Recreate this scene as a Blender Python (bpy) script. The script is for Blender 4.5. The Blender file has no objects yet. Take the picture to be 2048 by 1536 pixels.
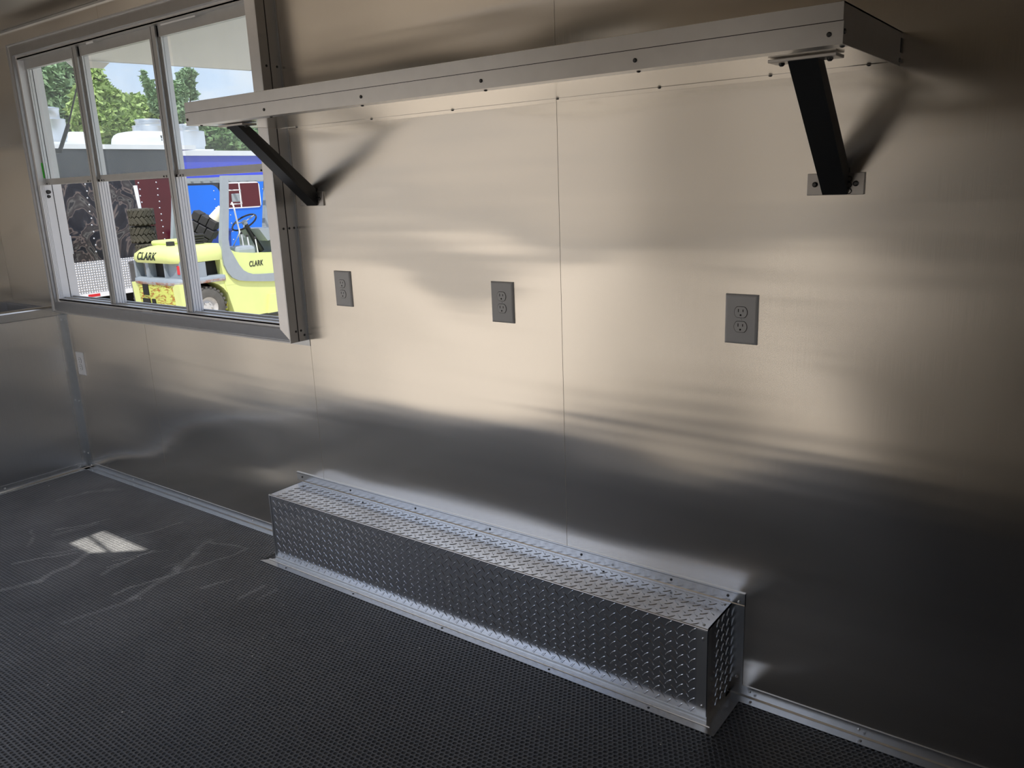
import bpy, bmesh, math, random
import numpy as np
from mathutils import Matrix, Vector
random.seed(7)
SC = bpy.context.scene
COL = SC.collection
# ------------------------------------------------------------------ camera
CAM = Vector((0.0, -2.0687, 1.5103))
ROT = ((0.80385563, 0.59356759, -0.03864781), (0.1147317, -0.21847609, -0.96907421), (-0.58365467, 0.77456163, -0.24372426))
cam = bpy.data.cameras.new('camera')
cam.sensor_width = 36.0
cam.lens = 36.0 * 1618.79 / 2048.0
cam.clip_start = 0.02
cam.clip_end = 500
co = bpy.data.objects.new('camera', cam)
COL.objects.link(co)
rx, ry, rz = (Vector(r) for r in ROT)
m3 = Matrix((rx, -ry, -rz)).transposed()
co.matrix_world = Matrix.Translation(CAM) @ m3.to_4x4()
SC.camera = co
# ------------------------------------------------------------------ sky, sun, exposure
SC.view_settings.view_transform = 'Standard'
SC.view_settings.look = 'None'
SC.view_settings.gamma = 1.0
SC.view_settings.use_curve_mapping = False
SC.view_settings.exposure = 0.0
SC.cycles.max_bounces = 12
SC.cycles.glossy_bounces = 8
SC.cycles.diffuse_bounces = 5
SC.cycles.transparent_max_bounces = 16
SC.cycles.sample_clamp_indirect = 6.0
SC.cycles.caustics_refractive = False
SC.cycles.blur_glossy = 0.3
TO_SUN = Vector((0.35, -0.35, 0.87)).normalized()
W = bpy.data.worlds.new('sky')
SC.world = W
W.use_nodes = True
wn, wl = W.node_tree.nodes, W.node_tree.links
wn.clear()
tc = wn.new('ShaderNodeTexCoord')
sep = wn.new('ShaderNodeSeparateXYZ'); wl.new(tc.outputs['Generated'], sep.inputs[0])
grad = wn.new('ShaderNodeValToRGB'); wl.new(sep.outputs['Z'], grad.inputs[0])
grad.color_ramp.elements[0].position = 0.0; grad.color_ramp.elements[0].color = (0.82, 0.89, 1.0, 1)
grad.color_ramp.elements[1].position = 0.7; grad.color_ramp.elements[1].color = (0.22, 0.42, 0.85, 1)
e = grad.color_ramp.elements.new(0.18); e.color = (0.60, 0.75, 1.0, 1)
mp = wn.new('ShaderNodeMapping'); wl.new(tc.outputs['Generated'], mp.inputs[0]); mp.inputs['Scale'].default_value = (1, 1, 2.4)
nz = wn.new('ShaderNodeTexNoise'); wl.new(mp.outputs[0], nz.inputs['Vector'])
nz.inputs['Scale'].default_value = 4.5; nz.inputs['Detail'].default_value = 7; nz.inputs['Roughness'].default_value = 0.55
cr = wn.new('ShaderNodeValToRGB'); wl.new(nz.outputs[0], cr.inputs[0])
cr.color_ramp.elements[0].position = 0.42; cr.color_ramp.elements[1].position = 0.60
mixs = wn.new('ShaderNodeMixRGB'); wl.new(cr.outputs[0], mixs.inputs[0]); wl.new(grad.outputs[0], mixs.inputs[1])
mixs.inputs[2].default_value = (0.94, 0.95, 1.0, 1)
bg = wn.new('ShaderNodeBackground'); wl.new(mixs.outputs[0], bg.inputs[0]); bg.inputs[1].default_value = 1.25
wo = wn.new('ShaderNodeOutputWorld'); wl.new(bg.outputs[0], wo.inputs[0])
sun = bpy.data.lights.new('sun', 'SUN'); sun.energy = 4.2; sun.angle = 0.009; sun.color = (1.0, 0.95, 0.87)
so = bpy.data.objects.new('sun', sun); COL.objects.link(so)
so.location = (3, -6, 9)
so.rotation_euler = TO_SUN.to_track_quat('Z', 'Y').to_euler()

# ------------------------------------------------------------------ materials
MATS = {}
class NT:
    def __init__(s, name):
        s.m = bpy.data.materials.new(name); s.m.use_nodes = True
        s.n, s.l = s.m.node_tree.nodes, s.m.node_tree.links
        s.b = s.n['Principled BSDF']; s.out = s.n['Material Output']
        MATS[name] = s.m
    def new(s, t, **kw):
        x = s.n.new(t)
        for k, v in kw.items(): setattr(x, k, v)
        return x
    def coord(s, scale=(1, 1, 1), which='Object', off=(0, 0, 0)):
        t = s.new('ShaderNodeTexCoord'); m = s.new('ShaderNodeMapping'); s.l.new(t.outputs[which], m.inputs[0])
        m.inputs['Scale'].default_value = scale; m.inputs['Location'].default_value = off
        return m.outputs[0]
    def noise(s, vec, scale=5, detail=3, rough=0.5, dist=0):
        x = s.new('ShaderNodeTexNoise'); s.l.new(vec, x.inputs['Vector'])
        x.inputs['Scale'].default_value = scale; x.inputs['Detail'].default_value = detail
        x.inputs['Roughness'].default_value = rough; x.inputs['Distortion'].default_value = dist
        return x.outputs[0]
    def ramp(s, f, stops):
        r = s.new('ShaderNodeValToRGB'); s.l.new(f, r.inputs[0])
        el = r.color_ramp.elements
        while len(el) < len(stops): el.new(0.5)
        for q, (p, c) in zip(el, stops):
            q.position = p; q.color = (c[0], c[1], c[2], 1) if hasattr(c, '__len__') else (c, c, c, 1)
        return r.outputs[0]
    def mix(s, f, a, b, mode='MIX'):
        x = s.new('ShaderNodeMixRGB', blend_type=mode)
        for i, v in ((0, f), (1, a), (2, b)):
            if hasattr(v, 'is_output'): s.l.new(v, x.inputs[i])
            elif i == 0: x.inputs[0].default_value = v
            else: x.inputs[i].default_value = (v[0], v[1], v[2], 1)
        return x.outputs[0]
    def math(s, op, a, b=None):
        x = s.new('ShaderNodeMath', operation=op)
        for i, v in ((0, a), (1, b)):
            if v is None: continue
            if hasattr(v, 'is_output'): s.l.new(v, x.inputs[i])
            else: x.inputs[i].default_value = v
        return x.outputs[0]
    def bump(s, h, dist=0.01, strength=1.0):
        x = s.new('ShaderNodeBump'); s.l.new(h, x.inputs['Height'])
        x.inputs['Distance'].default_value = dist; x.inputs['Strength'].default_value = strength
        s.l.new(x.outputs[0], s.b.inputs['Normal'])
        return x
    def set(s, **kw):
        for k, v in kw.items():
            i = s.b.inputs[k.replace('_', ' ')]
            if hasattr(v, 'is_output'): s.l.new(v, i)
            elif hasattr(v, '__len__') and len(v) == 3 and i.type == 'RGBA': i.default_value = (*v, 1)
            else: i.default_value = v
        return s
def flat(name, col, rough=0.5, metal=0.0, var=0.06, scale=12, bump=0.0, **kw):
    t = NT(name)
    v = t.coord()
    n = t.noise(v, scale, 4)
    c = t.mix(n, [max(0, x * (1 - var)) for x in col], [min(1, x * (1 + var)) for x in col])
    t.set(Base_Color=c, Roughness=rough, Metallic=metal, **kw)
    if bump: t.bump(n, bump)
    return t.m
WAVE_OFF = (15.2, 0, 2.6)
def sheet(name, col, rough, tangent, wave=1.0, aniso=0.75, grain=(90, 90, 1.2)):
    """brushed aluminium sheet: grain along z, reflections spread across it, oil-canning"""
    t = NT(name)
    g = t.noise(t.coord(grain), 6, 2)
    c = t.mix(g, [x * 0.95 for x in col], [min(1, x * 1.04) for x in col])
    r = t.math('ADD', t.math('MULTIPLY', g, 0.06), rough - 0.03)
    t.set(Base_Color=c, Metallic=1.0, Roughness=r, Anisotropic=aniso)
    cx = t.new('ShaderNodeCombineXYZ')
    for i in range(3): cx.inputs[i].default_value = tangent[i]
    t.l.new(cx.outputs[0], t.b.inputs['Tangent'])
    if wave:
        a = t.noise(t.coord((1.0, 1.0, 1.7), 'Object', WAVE_OFF), 1.0, 1.0, 0.4)
        b = t.noise(t.coord((0.45, 0.45, 8.0)), 1.6, 1.0, 0.4, 0.2)
        h = t.math('ADD', t.math('MULTIPLY', a, 0.050 * wave), t.math('MULTIPLY', b, 0.0013 * wave))
        t.bump(h, 1.0)
    return t.m
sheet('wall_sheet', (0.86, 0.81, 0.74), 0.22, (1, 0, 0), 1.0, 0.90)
sheet('counter_sheet', (0.70, 0.71, 0.72), 0.32, (0, 1, 0), 0.5)
sheet('splash_sheet', (0.70, 0.66, 0.60), 0.30, (1, 0, 0), 0.6)
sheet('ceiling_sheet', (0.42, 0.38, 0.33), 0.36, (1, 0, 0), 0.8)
flat('satin_alu', (0.66, 0.66, 0.67), 0.34, 1.0, 0.05, 30)
flat('trim_alu', (0.78, 0.80, 0.82), 0.26, 1.0, 0.06, 40)
flat('shelf_alu', (0.68, 0.67, 0.66), 0.36, 1.0, 0.07, 25)
sheet('shelf_sheet', (0.80, 0.77, 0.72), 0.22, (1, 0, 0), 0.0, 0.4)
flat('tread_alu', (0.72, 0.74, 0.78), 0.19, 1.0, 0.05, 20)
flat('screw_steel', (0.10, 0.10, 0.10), 0.45, 0.8, 0.1, 80)
flat('bright_screw', (0.75, 0.75, 0.75), 0.3, 1.0, 0.05, 80)
flat('black_steel', (0.028, 0.030, 0.033), 0.34, 0.3, 0.15, 18)
flat('plate_steel', (0.50, 0.48, 0.46), 0.42, 1.0, 0.1, 40)
flat('grey_plastic', (0.62, 0.62, 0.62), 0.45, 0, 0.03, 30)
flat('grey_face', (0.66, 0.66, 0.66), 0.4, 0, 0.03, 30)
flat('white_plastic', (0.72, 0.72, 0.72), 0.4, 0, 0.03, 30)
flat('slot_dark', (0.012, 0.011, 0.010), 0.7, 0, 0.1, 30)
flat('window_alu', (0.56, 0.56, 0.56), 0.38, 0.85, 0.05, 30)
flat('track_white', (0.84, 0.86, 0.90), 0.35, 0.0, 0.03, 20)
flat('track_line', (0.30, 0.37, 0.50), 0.5, 0, 0.05, 20)
flat('gasket', (0.03, 0.03, 0.03), 0.6, 0, 0.1, 30)
flat('sticker_green', (0.03, 0.75, 0.03), 0.5, 0, 0.2, 60)
flat('sticker_grey', (0.55, 0.55, 0.55), 0.5, 0, 0.05, 60)
flat('cream_paint', (0.80, 0.79, 0.74), 0.45, 0, 0.03, 3)
flat('exterior_white', (0.80, 0.80, 0.80), 0.4, 0, 0.03, 3)
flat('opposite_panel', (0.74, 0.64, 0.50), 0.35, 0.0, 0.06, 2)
flat('dimmed_panel', (0.20, 0.165, 0.12), 0.4, 0.0, 0.06, 2)  # opposite panel colour darkened to stand in for the dim right interior
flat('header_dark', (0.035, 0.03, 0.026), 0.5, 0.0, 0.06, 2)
flat('strut_black', (0.05, 0.055, 0.06), 0.35, 0.4, 0.1, 20)
flat('lime_paint', (0.68, 0.75, 0.29), 0.42, 0, 0.07, 5)
flat('guard_grey', (0.30, 0.34, 0.37), 0.5, 0, 0.1, 9)
flat('grille_grey', (0.26, 0.30, 0.34), 0.6, 0, 0.15, 9)
flat('void_dark', (0.008, 0.008, 0.008), 0.8, 0, 0.1, 9)
flat('tyre_rubber', (0.10, 0.095, 0.085), 0.8, 0, 0.3, 14, 0.004)
flat('mud_rubber', (0.060, 0.055, 0.038), 0.75, 0, 0.5, 9, 0.01)
flat('black_rubber', (0.028, 0.027, 0.028), 0.6, 0, 0.3, 12, 0.004)
flat('rim_grey', (0.55, 0.54, 0.52), 0.5, 0.2, 0.2, 20)
flat('white_paint', (0.82, 0.83, 0.85), 0.4, 0, 0.03, 5)
flat('ivory_plastic', (0.86, 0.82, 0.68), 0.5, 0, 0.03, 5)
flat('red_lens', (0.62, 0.03, 0.04), 0.25, 0, 0.1, 30)
flat('lettering_black', (0.02, 0.025, 0.02), 0.5, 0, 0.1, 30)
flat('maroon_gloss', (0.075, 0.006, 0.010), 0.18, 0, 0.15, 3)
flat('maroon_curtain', (0.085, 0.005, 0.010), 0.5, 0, 0.15, 6)
flat('blue_gloss', (0.005, 0.16, 0.78), 0.22, 0, 0.06, 2)
flat('violet_blue', (0.05, 0.08, 0.62), 0.25, 0, 0.06, 2)
flat('bin_blue', (0.01, 0.05, 0.30), 0.4, 0, 0.1, 5)
flat('charcoal_gloss', (0.045, 0.050, 0.058), 0.16, 0, 0.2, 2)
flat('hood_galv', (0.62, 0.65, 0.69), 0.32, 0.7, 0.05, 6)
flat('bark', (0.11, 0.08, 0.055), 0.9, 0, 0.3, 20, 0.02)
flat('leaf_dark', (0.16, 0.27, 0.10), 0.6, 0, 0.4, 1.5)
flat('leaf_light', (0.40, 0.53, 0.18), 0.6, 0, 0.35, 1.5)
flat('leaf_blue', (0.27, 0.40, 0.21), 0.6, 0, 0.35, 1.5)
flat('blocker_tan', (0.80, 0.70, 0.56), 0.6, 0, 0.05, 1)
flat('debris_white', (0.75, 0.75, 0.72), 0.6, 0, 0.1, 40)
flat('drum_grey', (0.10, 0.10, 0.10), 0.5, 0.3, 0.2, 6)
t = NT('rusted_lime')
v = t.coord(); n = t.noise(v, 9, 6, 0.65); n2 = t.noise(t.coord((3, 3, 14)), 5, 5, 0.6)
k = t.ramp(t.mix(0.5, n, n2), [(0.50, 0), (0.56, 1)])
t.set(Base_Color=t.mix(k, (0.60, 0.66, 0.15), (0.42, 0.15, 0.03)), Roughness=0.6); t.bump(k, -0.004)
t = NT('rusted_ledge')
n = t.noise(t.coord(), 8, 5, 0.6)
t.set(Base_Color=t.mix(t.ramp(n, [(0.4, 0), (0.6, 1)]), (0.40, 0.40, 0.42), (0.33, 0.13, 0.06)), Roughness=0.7)
t = NT('gravel')
n = t.noise(t.coord(), 1.2, 8, 0.7); n2 = t.noise(t.coord(), 40, 3, 0.6)
t.set(Base_Color=t.mix(t.mix(0.5, n, n2), (0.42, 0.36, 0.285), (0.68, 0.60, 0.49)), Roughness=0.9)
t = NT('swirl_print')      # printed swirls on the dark trailer skin
n = t.noise(t.coord((1, 1, 0.8)), 1.9, 2.5, 0.5, 2.2)
a = t.ramp(n, [(0.40, (0.012, 0.012, 0.018)), (0.47, (0.020, 0.022, 0.030)), (0.50, (0.15, 0.12, 0.11)), (0.53, (0.030, 0.026, 0.030)), (0.60, (0.05, 0.045, 0.045)), (0.66, (0.12, 0.115, 0.11)), (0.70, (0.02, 0.02, 0.024))])
t.set(Base_Color=a, Roughness=0.18)
t = NT('skirt_tread')      # far bright tread plate, lugs too small to build
v = t.coord((24, 24, 24)); vo = t.new('ShaderNodeTexVoronoi'); t.l.new(v, vo.inputs['Vector']); vo.inputs['Scale'].default_value = 1.0; vo.inputs['Randomness'].default_value = 0.12
r = t.ramp(vo.outputs['Distance'], [(0.22, 1.0), (0.42, 0.0)])
t.set(Base_Color=t.mix(r, (0.50, 0.52, 0.56), (0.86, 0.86, 0.88)), Metallic=0.55, Roughness=0.4); t.bump(r, 0.008)
# glass, slightly dusty
t = NT('glass')
tr = t.new('ShaderNodeBsdfTransparent'); tr.inputs[0].default_value = (0.97, 0.985, 0.985, 1)
gl = t.new('ShaderNodeBsdfGlossy'); gl.inputs['Roughness'].default_value = 0.02
df = t.new('ShaderNodeBsdfDiffuse'); df.inputs[0].default_value = (0.80, 0.86, 0.90, 1)
tl = t.new('ShaderNodeBsdfTranslucent'); tl.inputs[0].default_value = (0.80, 0.86, 0.90, 1)
ad = t.new('ShaderNodeMixShader'); ad.inputs[0].default_value = 0.5; t.l.new(df.outputs[0], ad.inputs[1]); t.l.new(tl.outputs[0], ad.inputs[2])
m1 = t.new('ShaderNodeMixShader'); m1.inputs[0].default_value = 0.03
t.l.new(tr.outputs[0], m1.inputs[1]); t.l.new(gl.outputs[0], m1.inputs[2])
m2 = t.new('ShaderNodeMixShader')
dn = t.noise(t.coord((1, 1, 0.5)), 6, 4); t.l.new(t.ramp(dn, [(0.3, 0.02), (0.75, 0.06)]), m2.inputs[0])
t.l.new(m1.outputs[0], m2.inputs[1]); t.l.new(ad.outputs[0], m2.inputs[2]); t.l.new(m2.outputs[0], t.out.inputs[0])
# rubber floor with scuffs and painted sun glow (each a capsule between floor points)
SCUFFS_AND_SUN = []
def onfloor(u, v):
    d = Vector(((u - 1024) / 1618.79, (v - 768) / 1618.79, 1.0))
    r = Matrix(ROT).transposed() @ d
    p = CAM + r * (-CAM.z / r.z)
    return (p.x, p.y)
for seg in [((20, 1128), (150, 1104), .010, .5), ((0, 1182), (75, 1162), .022, .30), ((75, 1162), (140, 1130), .024, .36), ((140, 1130), (170, 1107), .024, .4),
            ((130, 1245), (270, 1198), .020, .26), ((270, 1198), (350, 1140), .026, .34), ((350, 1140), (395, 1105), .026, .3), ((395, 1105), (422, 1080), .024, .22),
            ((225, 1190), (350, 1146), .010, .42), ((350, 1146), (500, 1098), .012, .28), ((425, 1082), (492, 1098), .010, .25),
            ((205, 1150), (262, 1118), .016, .30), ((215, 1136), (310, 1100), .008, .55), ((225, 1122), (335, 1098), .007, .4), ((240, 1078), (362, 1046), .010, .45),
            ((110, 1002), (170, 986), .020, .20), ((170, 986), (236, 978), .030, .22), ((110, 1062), (215, 1040), .012, .4), ((105, 1070), (190, 1050), .022, .2),
            ((400, 1176), (462, 1158), .012, .35), ((480, 1196), (535, 1170), .018, .30), ((520, 1200), (560, 1180), .014, .2), ((84, 1108), (160, 1098), .014, .25),
            ((140, 1060), (195, 1044), .010, .3), ((330, 1135), (355, 1128), .01, .2), ((60, 1092), (62, 1060), .012, .2), ((170, 1085), (250, 1090), .16, .30)]:  # wide last capsule paints the sun patch brighter, over its dust
    SCUFFS_AND_SUN.append((onfloor(*seg[0]), onfloor(*seg[1]), seg[2], seg[3]))
def rubber(name, base, rough, dust_glare_amt):
    t = NT(name)
    v = t.coord()
    sx = t.new('ShaderNodeSeparateXYZ'); t.l.new(v, sx.inputs[0])
    vn = t.new('ShaderNodeTexNoise'); t.l.new(v, vn.inputs['Vector']); vn.inputs['Scale'].default_value = 7; vn.inputs['Detail'].default_value = 4
    vs_ = t.new('ShaderNodeVectorMath', operation='SUBTRACT'); t.l.new(vn.outputs['Color'], vs_.inputs[0]); vs_.inputs[1].default_value = (.5, .5, .5)
    vm_ = t.new('ShaderNodeVectorMath', operation='MULTIPLY_ADD'); t.l.new(vs_.outputs[0], vm_.inputs[0]); vm_.inputs[1].default_value = (.09, .09, 0); t.l.new(v, vm_.inputs[2]); vw = vm_.outputs[0]
    wob = t.noise(v, 14, 3); fine = t.noise(v, 160, 2, 0.7)
    tot = None
    for (ax, ay), (bx, by), w, amt in SCUFFS_AND_SUN:
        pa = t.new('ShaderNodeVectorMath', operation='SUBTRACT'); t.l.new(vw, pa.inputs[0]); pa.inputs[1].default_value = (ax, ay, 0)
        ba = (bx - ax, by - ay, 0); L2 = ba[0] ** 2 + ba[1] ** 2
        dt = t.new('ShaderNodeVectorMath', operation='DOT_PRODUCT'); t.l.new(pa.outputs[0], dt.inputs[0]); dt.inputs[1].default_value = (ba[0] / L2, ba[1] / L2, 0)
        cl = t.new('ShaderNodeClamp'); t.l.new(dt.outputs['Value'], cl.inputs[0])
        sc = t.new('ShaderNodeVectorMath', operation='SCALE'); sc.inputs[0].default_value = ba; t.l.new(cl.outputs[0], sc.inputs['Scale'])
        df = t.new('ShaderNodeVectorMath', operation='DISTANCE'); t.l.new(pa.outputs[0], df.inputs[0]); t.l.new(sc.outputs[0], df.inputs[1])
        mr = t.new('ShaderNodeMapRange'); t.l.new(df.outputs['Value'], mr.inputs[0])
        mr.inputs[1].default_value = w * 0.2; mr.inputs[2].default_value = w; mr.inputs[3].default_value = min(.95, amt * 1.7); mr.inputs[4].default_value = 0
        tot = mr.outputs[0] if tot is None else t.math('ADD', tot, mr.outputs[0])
    rag = t.ramp(fine, [(0.35, 0.25), (0.62, 1.0)])
    tot = t.math('MULTIPLY', tot, t.math('MULTIPLY', rag, t.ramp(wob, [(0.3, 0.4), (0.6, 1.0)])))
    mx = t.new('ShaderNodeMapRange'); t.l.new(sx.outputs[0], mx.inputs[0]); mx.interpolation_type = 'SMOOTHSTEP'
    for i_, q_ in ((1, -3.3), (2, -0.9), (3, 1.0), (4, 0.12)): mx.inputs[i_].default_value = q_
    dust_glare = t.math('MULTIPLY', t.math('MULTIPLY', t.ramp(t.noise(v, 1.7, 5, 0.6), [(0.30, 0.35), (0.70, 1.0)]), dust_glare_amt), mx.outputs[0])      # patchy dust with window glare painted in, paler towards the sink end
    k = t.math('MINIMUM', t.math('ADD', tot, dust_glare), 0.9)
    t.set(Base_Color=t.mix(k, base, (0.56, 0.56, 0.56)), Roughness=rough, Specular_IOR_Level=0.7)
    return t.m
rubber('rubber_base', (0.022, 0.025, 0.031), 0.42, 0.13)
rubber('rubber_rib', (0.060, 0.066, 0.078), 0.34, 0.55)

# ------------------------------------------------------------------ mesh helpers
class MB:
    def __init__(s): s.v, s.f, s.s = [], [], []
    def add(s, vs, fs, smooth=False):
        o = len(s.v); s.v += [tuple(x) for x in vs]
        for f in fs: s.f.append(tuple(o + i for i in f)); s.s.append(smooth)
        return s
    def box(s, x0, x1, y0, y1, z0, z1, M=None, bev=0.0):
        if bev > 0:
            b = bev
            bm = bmesh.new(); bmesh.ops.create_cube(bm, size=1)
            for q in bm.verts: q.co = Vector((x0 + (q.co.x + .5) * (x1 - x0), y0 + (q.co.y + .5) * (y1 - y0), z0 + (q.co.z + .5) * (z1 - z0)))
            bmesh.ops.bevel(bm, geom=bm.edges[:], offset=b, segments=2, affect='EDGES', profile=0.5)
            bm.verts.ensure_lookup_table(); bm.verts.index_update()
            vs = [q.co.copy() for q in bm.verts]; fs = [[q.index for q in f.verts] for f in bm.faces]; bm.free()
        else:
            vs = [Vector(p) for p in ((x0, y0, z0), (x1, y0, z0), (x1, y1, z0), (x0, y1, z0), (x0, y0, z1), (x1, y0, z1), (x1, y1, z1), (x0, y1, z1))]
            fs = [(3, 2, 1, 0), (4, 5, 6, 7), (0, 1, 5, 4), (1, 2, 6, 5), (2, 3, 7, 6), (3, 0, 4, 7)]
        if M is not None: vs = [M @ q for q in vs]
        return s.add(vs, fs)
    def prism(s, poly, a0, a1, axis='x', M=None):
        """poly of 2-D points in the two other axes (order kept), extruded along axis"""
        def P(p, a):
            if axis == 'x': return Vector((a, p[0], p[1]))
            if axis == 'y': return Vector((p[0], a, p[1]))
            return Vector((p[0], p[1], a))
        n = len(poly)
        vs = [P(p, a0) for p in poly] + [P(p, a1) for p in poly]
        if M is not None: vs = [M @ q for q in vs]
        fs = [tuple(range(n))[::-1], tuple(range(n, 2 * n))] + [(i, (i + 1) % n, n + (i + 1) % n, n + i) for i in range(n)]
        return s.add(vs, fs)
    def cyl(s, a, b, r0, r1=None, n=16, caps=True, smooth=True):
        r1 = r0 if r1 is None else r1
        a, b = Vector(a), Vector(b); d = (b - a).normalized()
        u = d.orthogonal().normalized(); w = d.cross(u)
        ring = [(math.cos(2 * math.pi * i / n), math.sin(2 * math.pi * i / n)) for i in range(n)]
        A = [a + (u * c + w * q) * r0 for c, q in ring]; B = [b + (u * c + w * q) * r1 for c, q in ring]
        s.add(A + B, [(i, (i + 1) % n, n + (i + 1) % n, n + i) for i in range(n)], smooth)
        if caps: s.add(A, [tuple(range(n))[::-1]]); s.add(B, [tuple(range(n))])
        return s
    def tube(s, pts, r, n=8, closed=False):
        pts = [Vector(p) for p in pts]; k = len(pts); rings = []
        for i, p in enumerate(pts):
            if closed: d = (pts[(i + 1) % k] - pts[i - 1]).normalized()
            else: d = (pts[min(i + 1, k - 1)] - pts[max(i - 1, 0)]).normalized()
            up = Vector((0, 0, 1)) if abs(d.z) < 0.95 else Vector((1, 0, 0))
            u = d.cross(up).normalized(); w = u.cross(d)
            rr = r[i] if hasattr(r, '__len__') else r
            rings += [p + (u * math.cos(2 * math.pi * j / n) + w * math.sin(2 * math.pi * j / n)) * rr for j in range(n)]
        fs = []
        for i in range(k if closed else k - 1):
            a, b = i * n, ((i + 1) % k) * n
            fs += [(a + j, a + (j + 1) % n, b + (j + 1) % n, b + j) for j in range(n)]
        if not closed: fs += [tuple(range(n))[::-1], tuple(range((k - 1) * n, k * n))]
        return s.add(rings, fs, True)
    def lathe(s, prof, c, axis='z', n=24, smooth=True):
        c = Vector(c); vs = []
        for r, h in prof:
            for j in range(n):
                a = 2 * math.pi * j / n; q = (r * math.cos(a), r * math.sin(a))
                vs.append(c + (Vector((q[0], q[1], h)) if axis == 'z' else Vector((h, q[0], q[1])) if axis == 'x' else Vector((q[0], h, q[1]))))
        k = len(prof)
        return s.add(vs, [(i * n + j, i * n + (j + 1) % n, (i + 1) * n + (j + 1) % n, (i + 1) * n + j) for i in range(k - 1) for j in range(n)], smooth)
    def loft(s, rings, smooth=True, cap=True):
        n = len(rings[0]); vs = [p for r in rings for p in r]; k = len(rings)
        s.add(vs, [(i * n + j, i * n + (j + 1) % n, (i + 1) * n + (j + 1) % n, (i + 1) * n + j) for i in range(k - 1) for j in range(n)], smooth)
        if cap: s.add(rings[0], [tuple(range(n))[::-1]]); s.add(rings[-1], [tuple(range(n))])
        return s
    def mesh(s, name):
        me = bpy.data.meshes.new(name); me.from_pydata(s.v, [], s.f); me.update()
        bm = bmesh.new(); bm.from_mesh(me); bmesh.ops.recalc_face_normals(bm, faces=bm.faces[:]); bm.to_mesh(me); bm.free()
        me.polygons.foreach_set('use_smooth', s.s)
        return me
    def build(s, name, mat, parent=None, **props):
        return link(name, s.mesh(name), mat, parent, **props)
def link(name, me, mat, parent=None, **props):
    if mat and not me.materials: me.materials.append(MATS[mat])
    o = bpy.data.objects.new(name, me); COL.objects.link(o)
    if parent is not None:
        o.parent = parent; o.matrix_parent_inverse = parent.matrix_world.inverted()
    for k, v in props.items(): o[k] = v
    return o
def empty(name, loc, label, category, group=None, **kw):
    o = bpy.data.objects.new(name, None); COL.objects.link(o); o.location = loc; o.empty_display_size = 0.05
    o.matrix_world = Matrix.Translation(Vector(loc))
    o['label'] = label; o['category'] = category
    if group: o['group'] = group
    for k, v in kw.items(): o[k] = v
    return o
def struct(name, label, category, loc=(0, 0, 0)):
    return empty(name, loc, label, category, kind='structure')
def screw(parent, p, d, r=0.005, h=0.003, mat='screw_steel', name='screw'):
    p, d = Vector(p), Vector(d).normalized()
    m = MB(); m.cyl(p, p + d * h * .5, r, r, 12, caps=False); m.cyl(p + d * h * .5, p + d * h, r, r * .55, 12)
    return m.build(name, mat, parent)

# ================================================================== THE TRAILER SHELL
XL, XR, YO, ZC = -5.23, 2.4, -2.4, 2.355       # end wall, right wall, opposite wall, ceiling
WX0, WX1, WZ0, WZ1 = -4.485, -2.646, 0.994, 2.183
floor = struct('floor', 'black rubber floor mat with small round dimples and pale scuff marks', 'floor')
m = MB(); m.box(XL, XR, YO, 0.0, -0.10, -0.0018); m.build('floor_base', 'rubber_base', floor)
# dimple ribs: one honeycomb net over the stretch of floor in view
P = 0.0155
nx = int((0.25 + 4.62) / P); ny = int(1.72 / (P * 0.866))
ii, jj = np.meshgrid(np.arange(nx), np.arange(ny), indexing='ij')
cx = (-4.62 + (ii + 0.5 * (jj % 2)) * P).ravel(); cy = (-1.70 + jj * P * 0.866).ravel()
keep = (cy < -0.012) & ~((cx > -2.76) & (cx < -0.75) & (cy > -0.21))
cx, cy = cx[keep], cy[keep]; N = len(cx)
an = np.arange(6) * math.pi / 3 + math.pi / 6
def ring(r, z): return np.stack([cx[:, None] + r * np.cos(an), cy[:, None] + r * np.sin(an), np.full((N, 6), z)], -1)
V = np.concatenate([ring(P / math.sqrt(3), 0.0), ring(P * 0.41, 0.0), ring(P * 0.36, -0.0018)], 1)      # N,18,3
k6 = np.arange(6); k7 = (k6 + 1) % 6
F1 = np.stack([k6, k7, 6 + k7, 6 + k6], 1); F2 = np.stack([6 + k6, 6 + k7, 12 + k7, 12 + k6], 1)
F = (np.concatenate([F1, F2], 0)[None] + (np.arange(N) * 18)[:, None, None]).reshape(-1, 4)
me = bpy.data.meshes.new('dimple_ribs'); me.vertices.add(N * 18); me.vertices.foreach_set('co', V.reshape(-1).astype(np.float32))
me.loops.add(F.size); me.loops.foreach_set('vertex_index', F.reshape(-1).astype(np.int32))
me.polygons.add(len(F)); me.polygons.foreach_set('loop_start', (np.arange(len(F)) * 4).astype(np.int32)); me.polygons.foreach_set('loop_total', np.full(len(F), 4, np.int32))
me.update(calc_edges=True)
link('dimple_ribs', me, 'rubber_rib', floor, kind='stuff')

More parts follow.
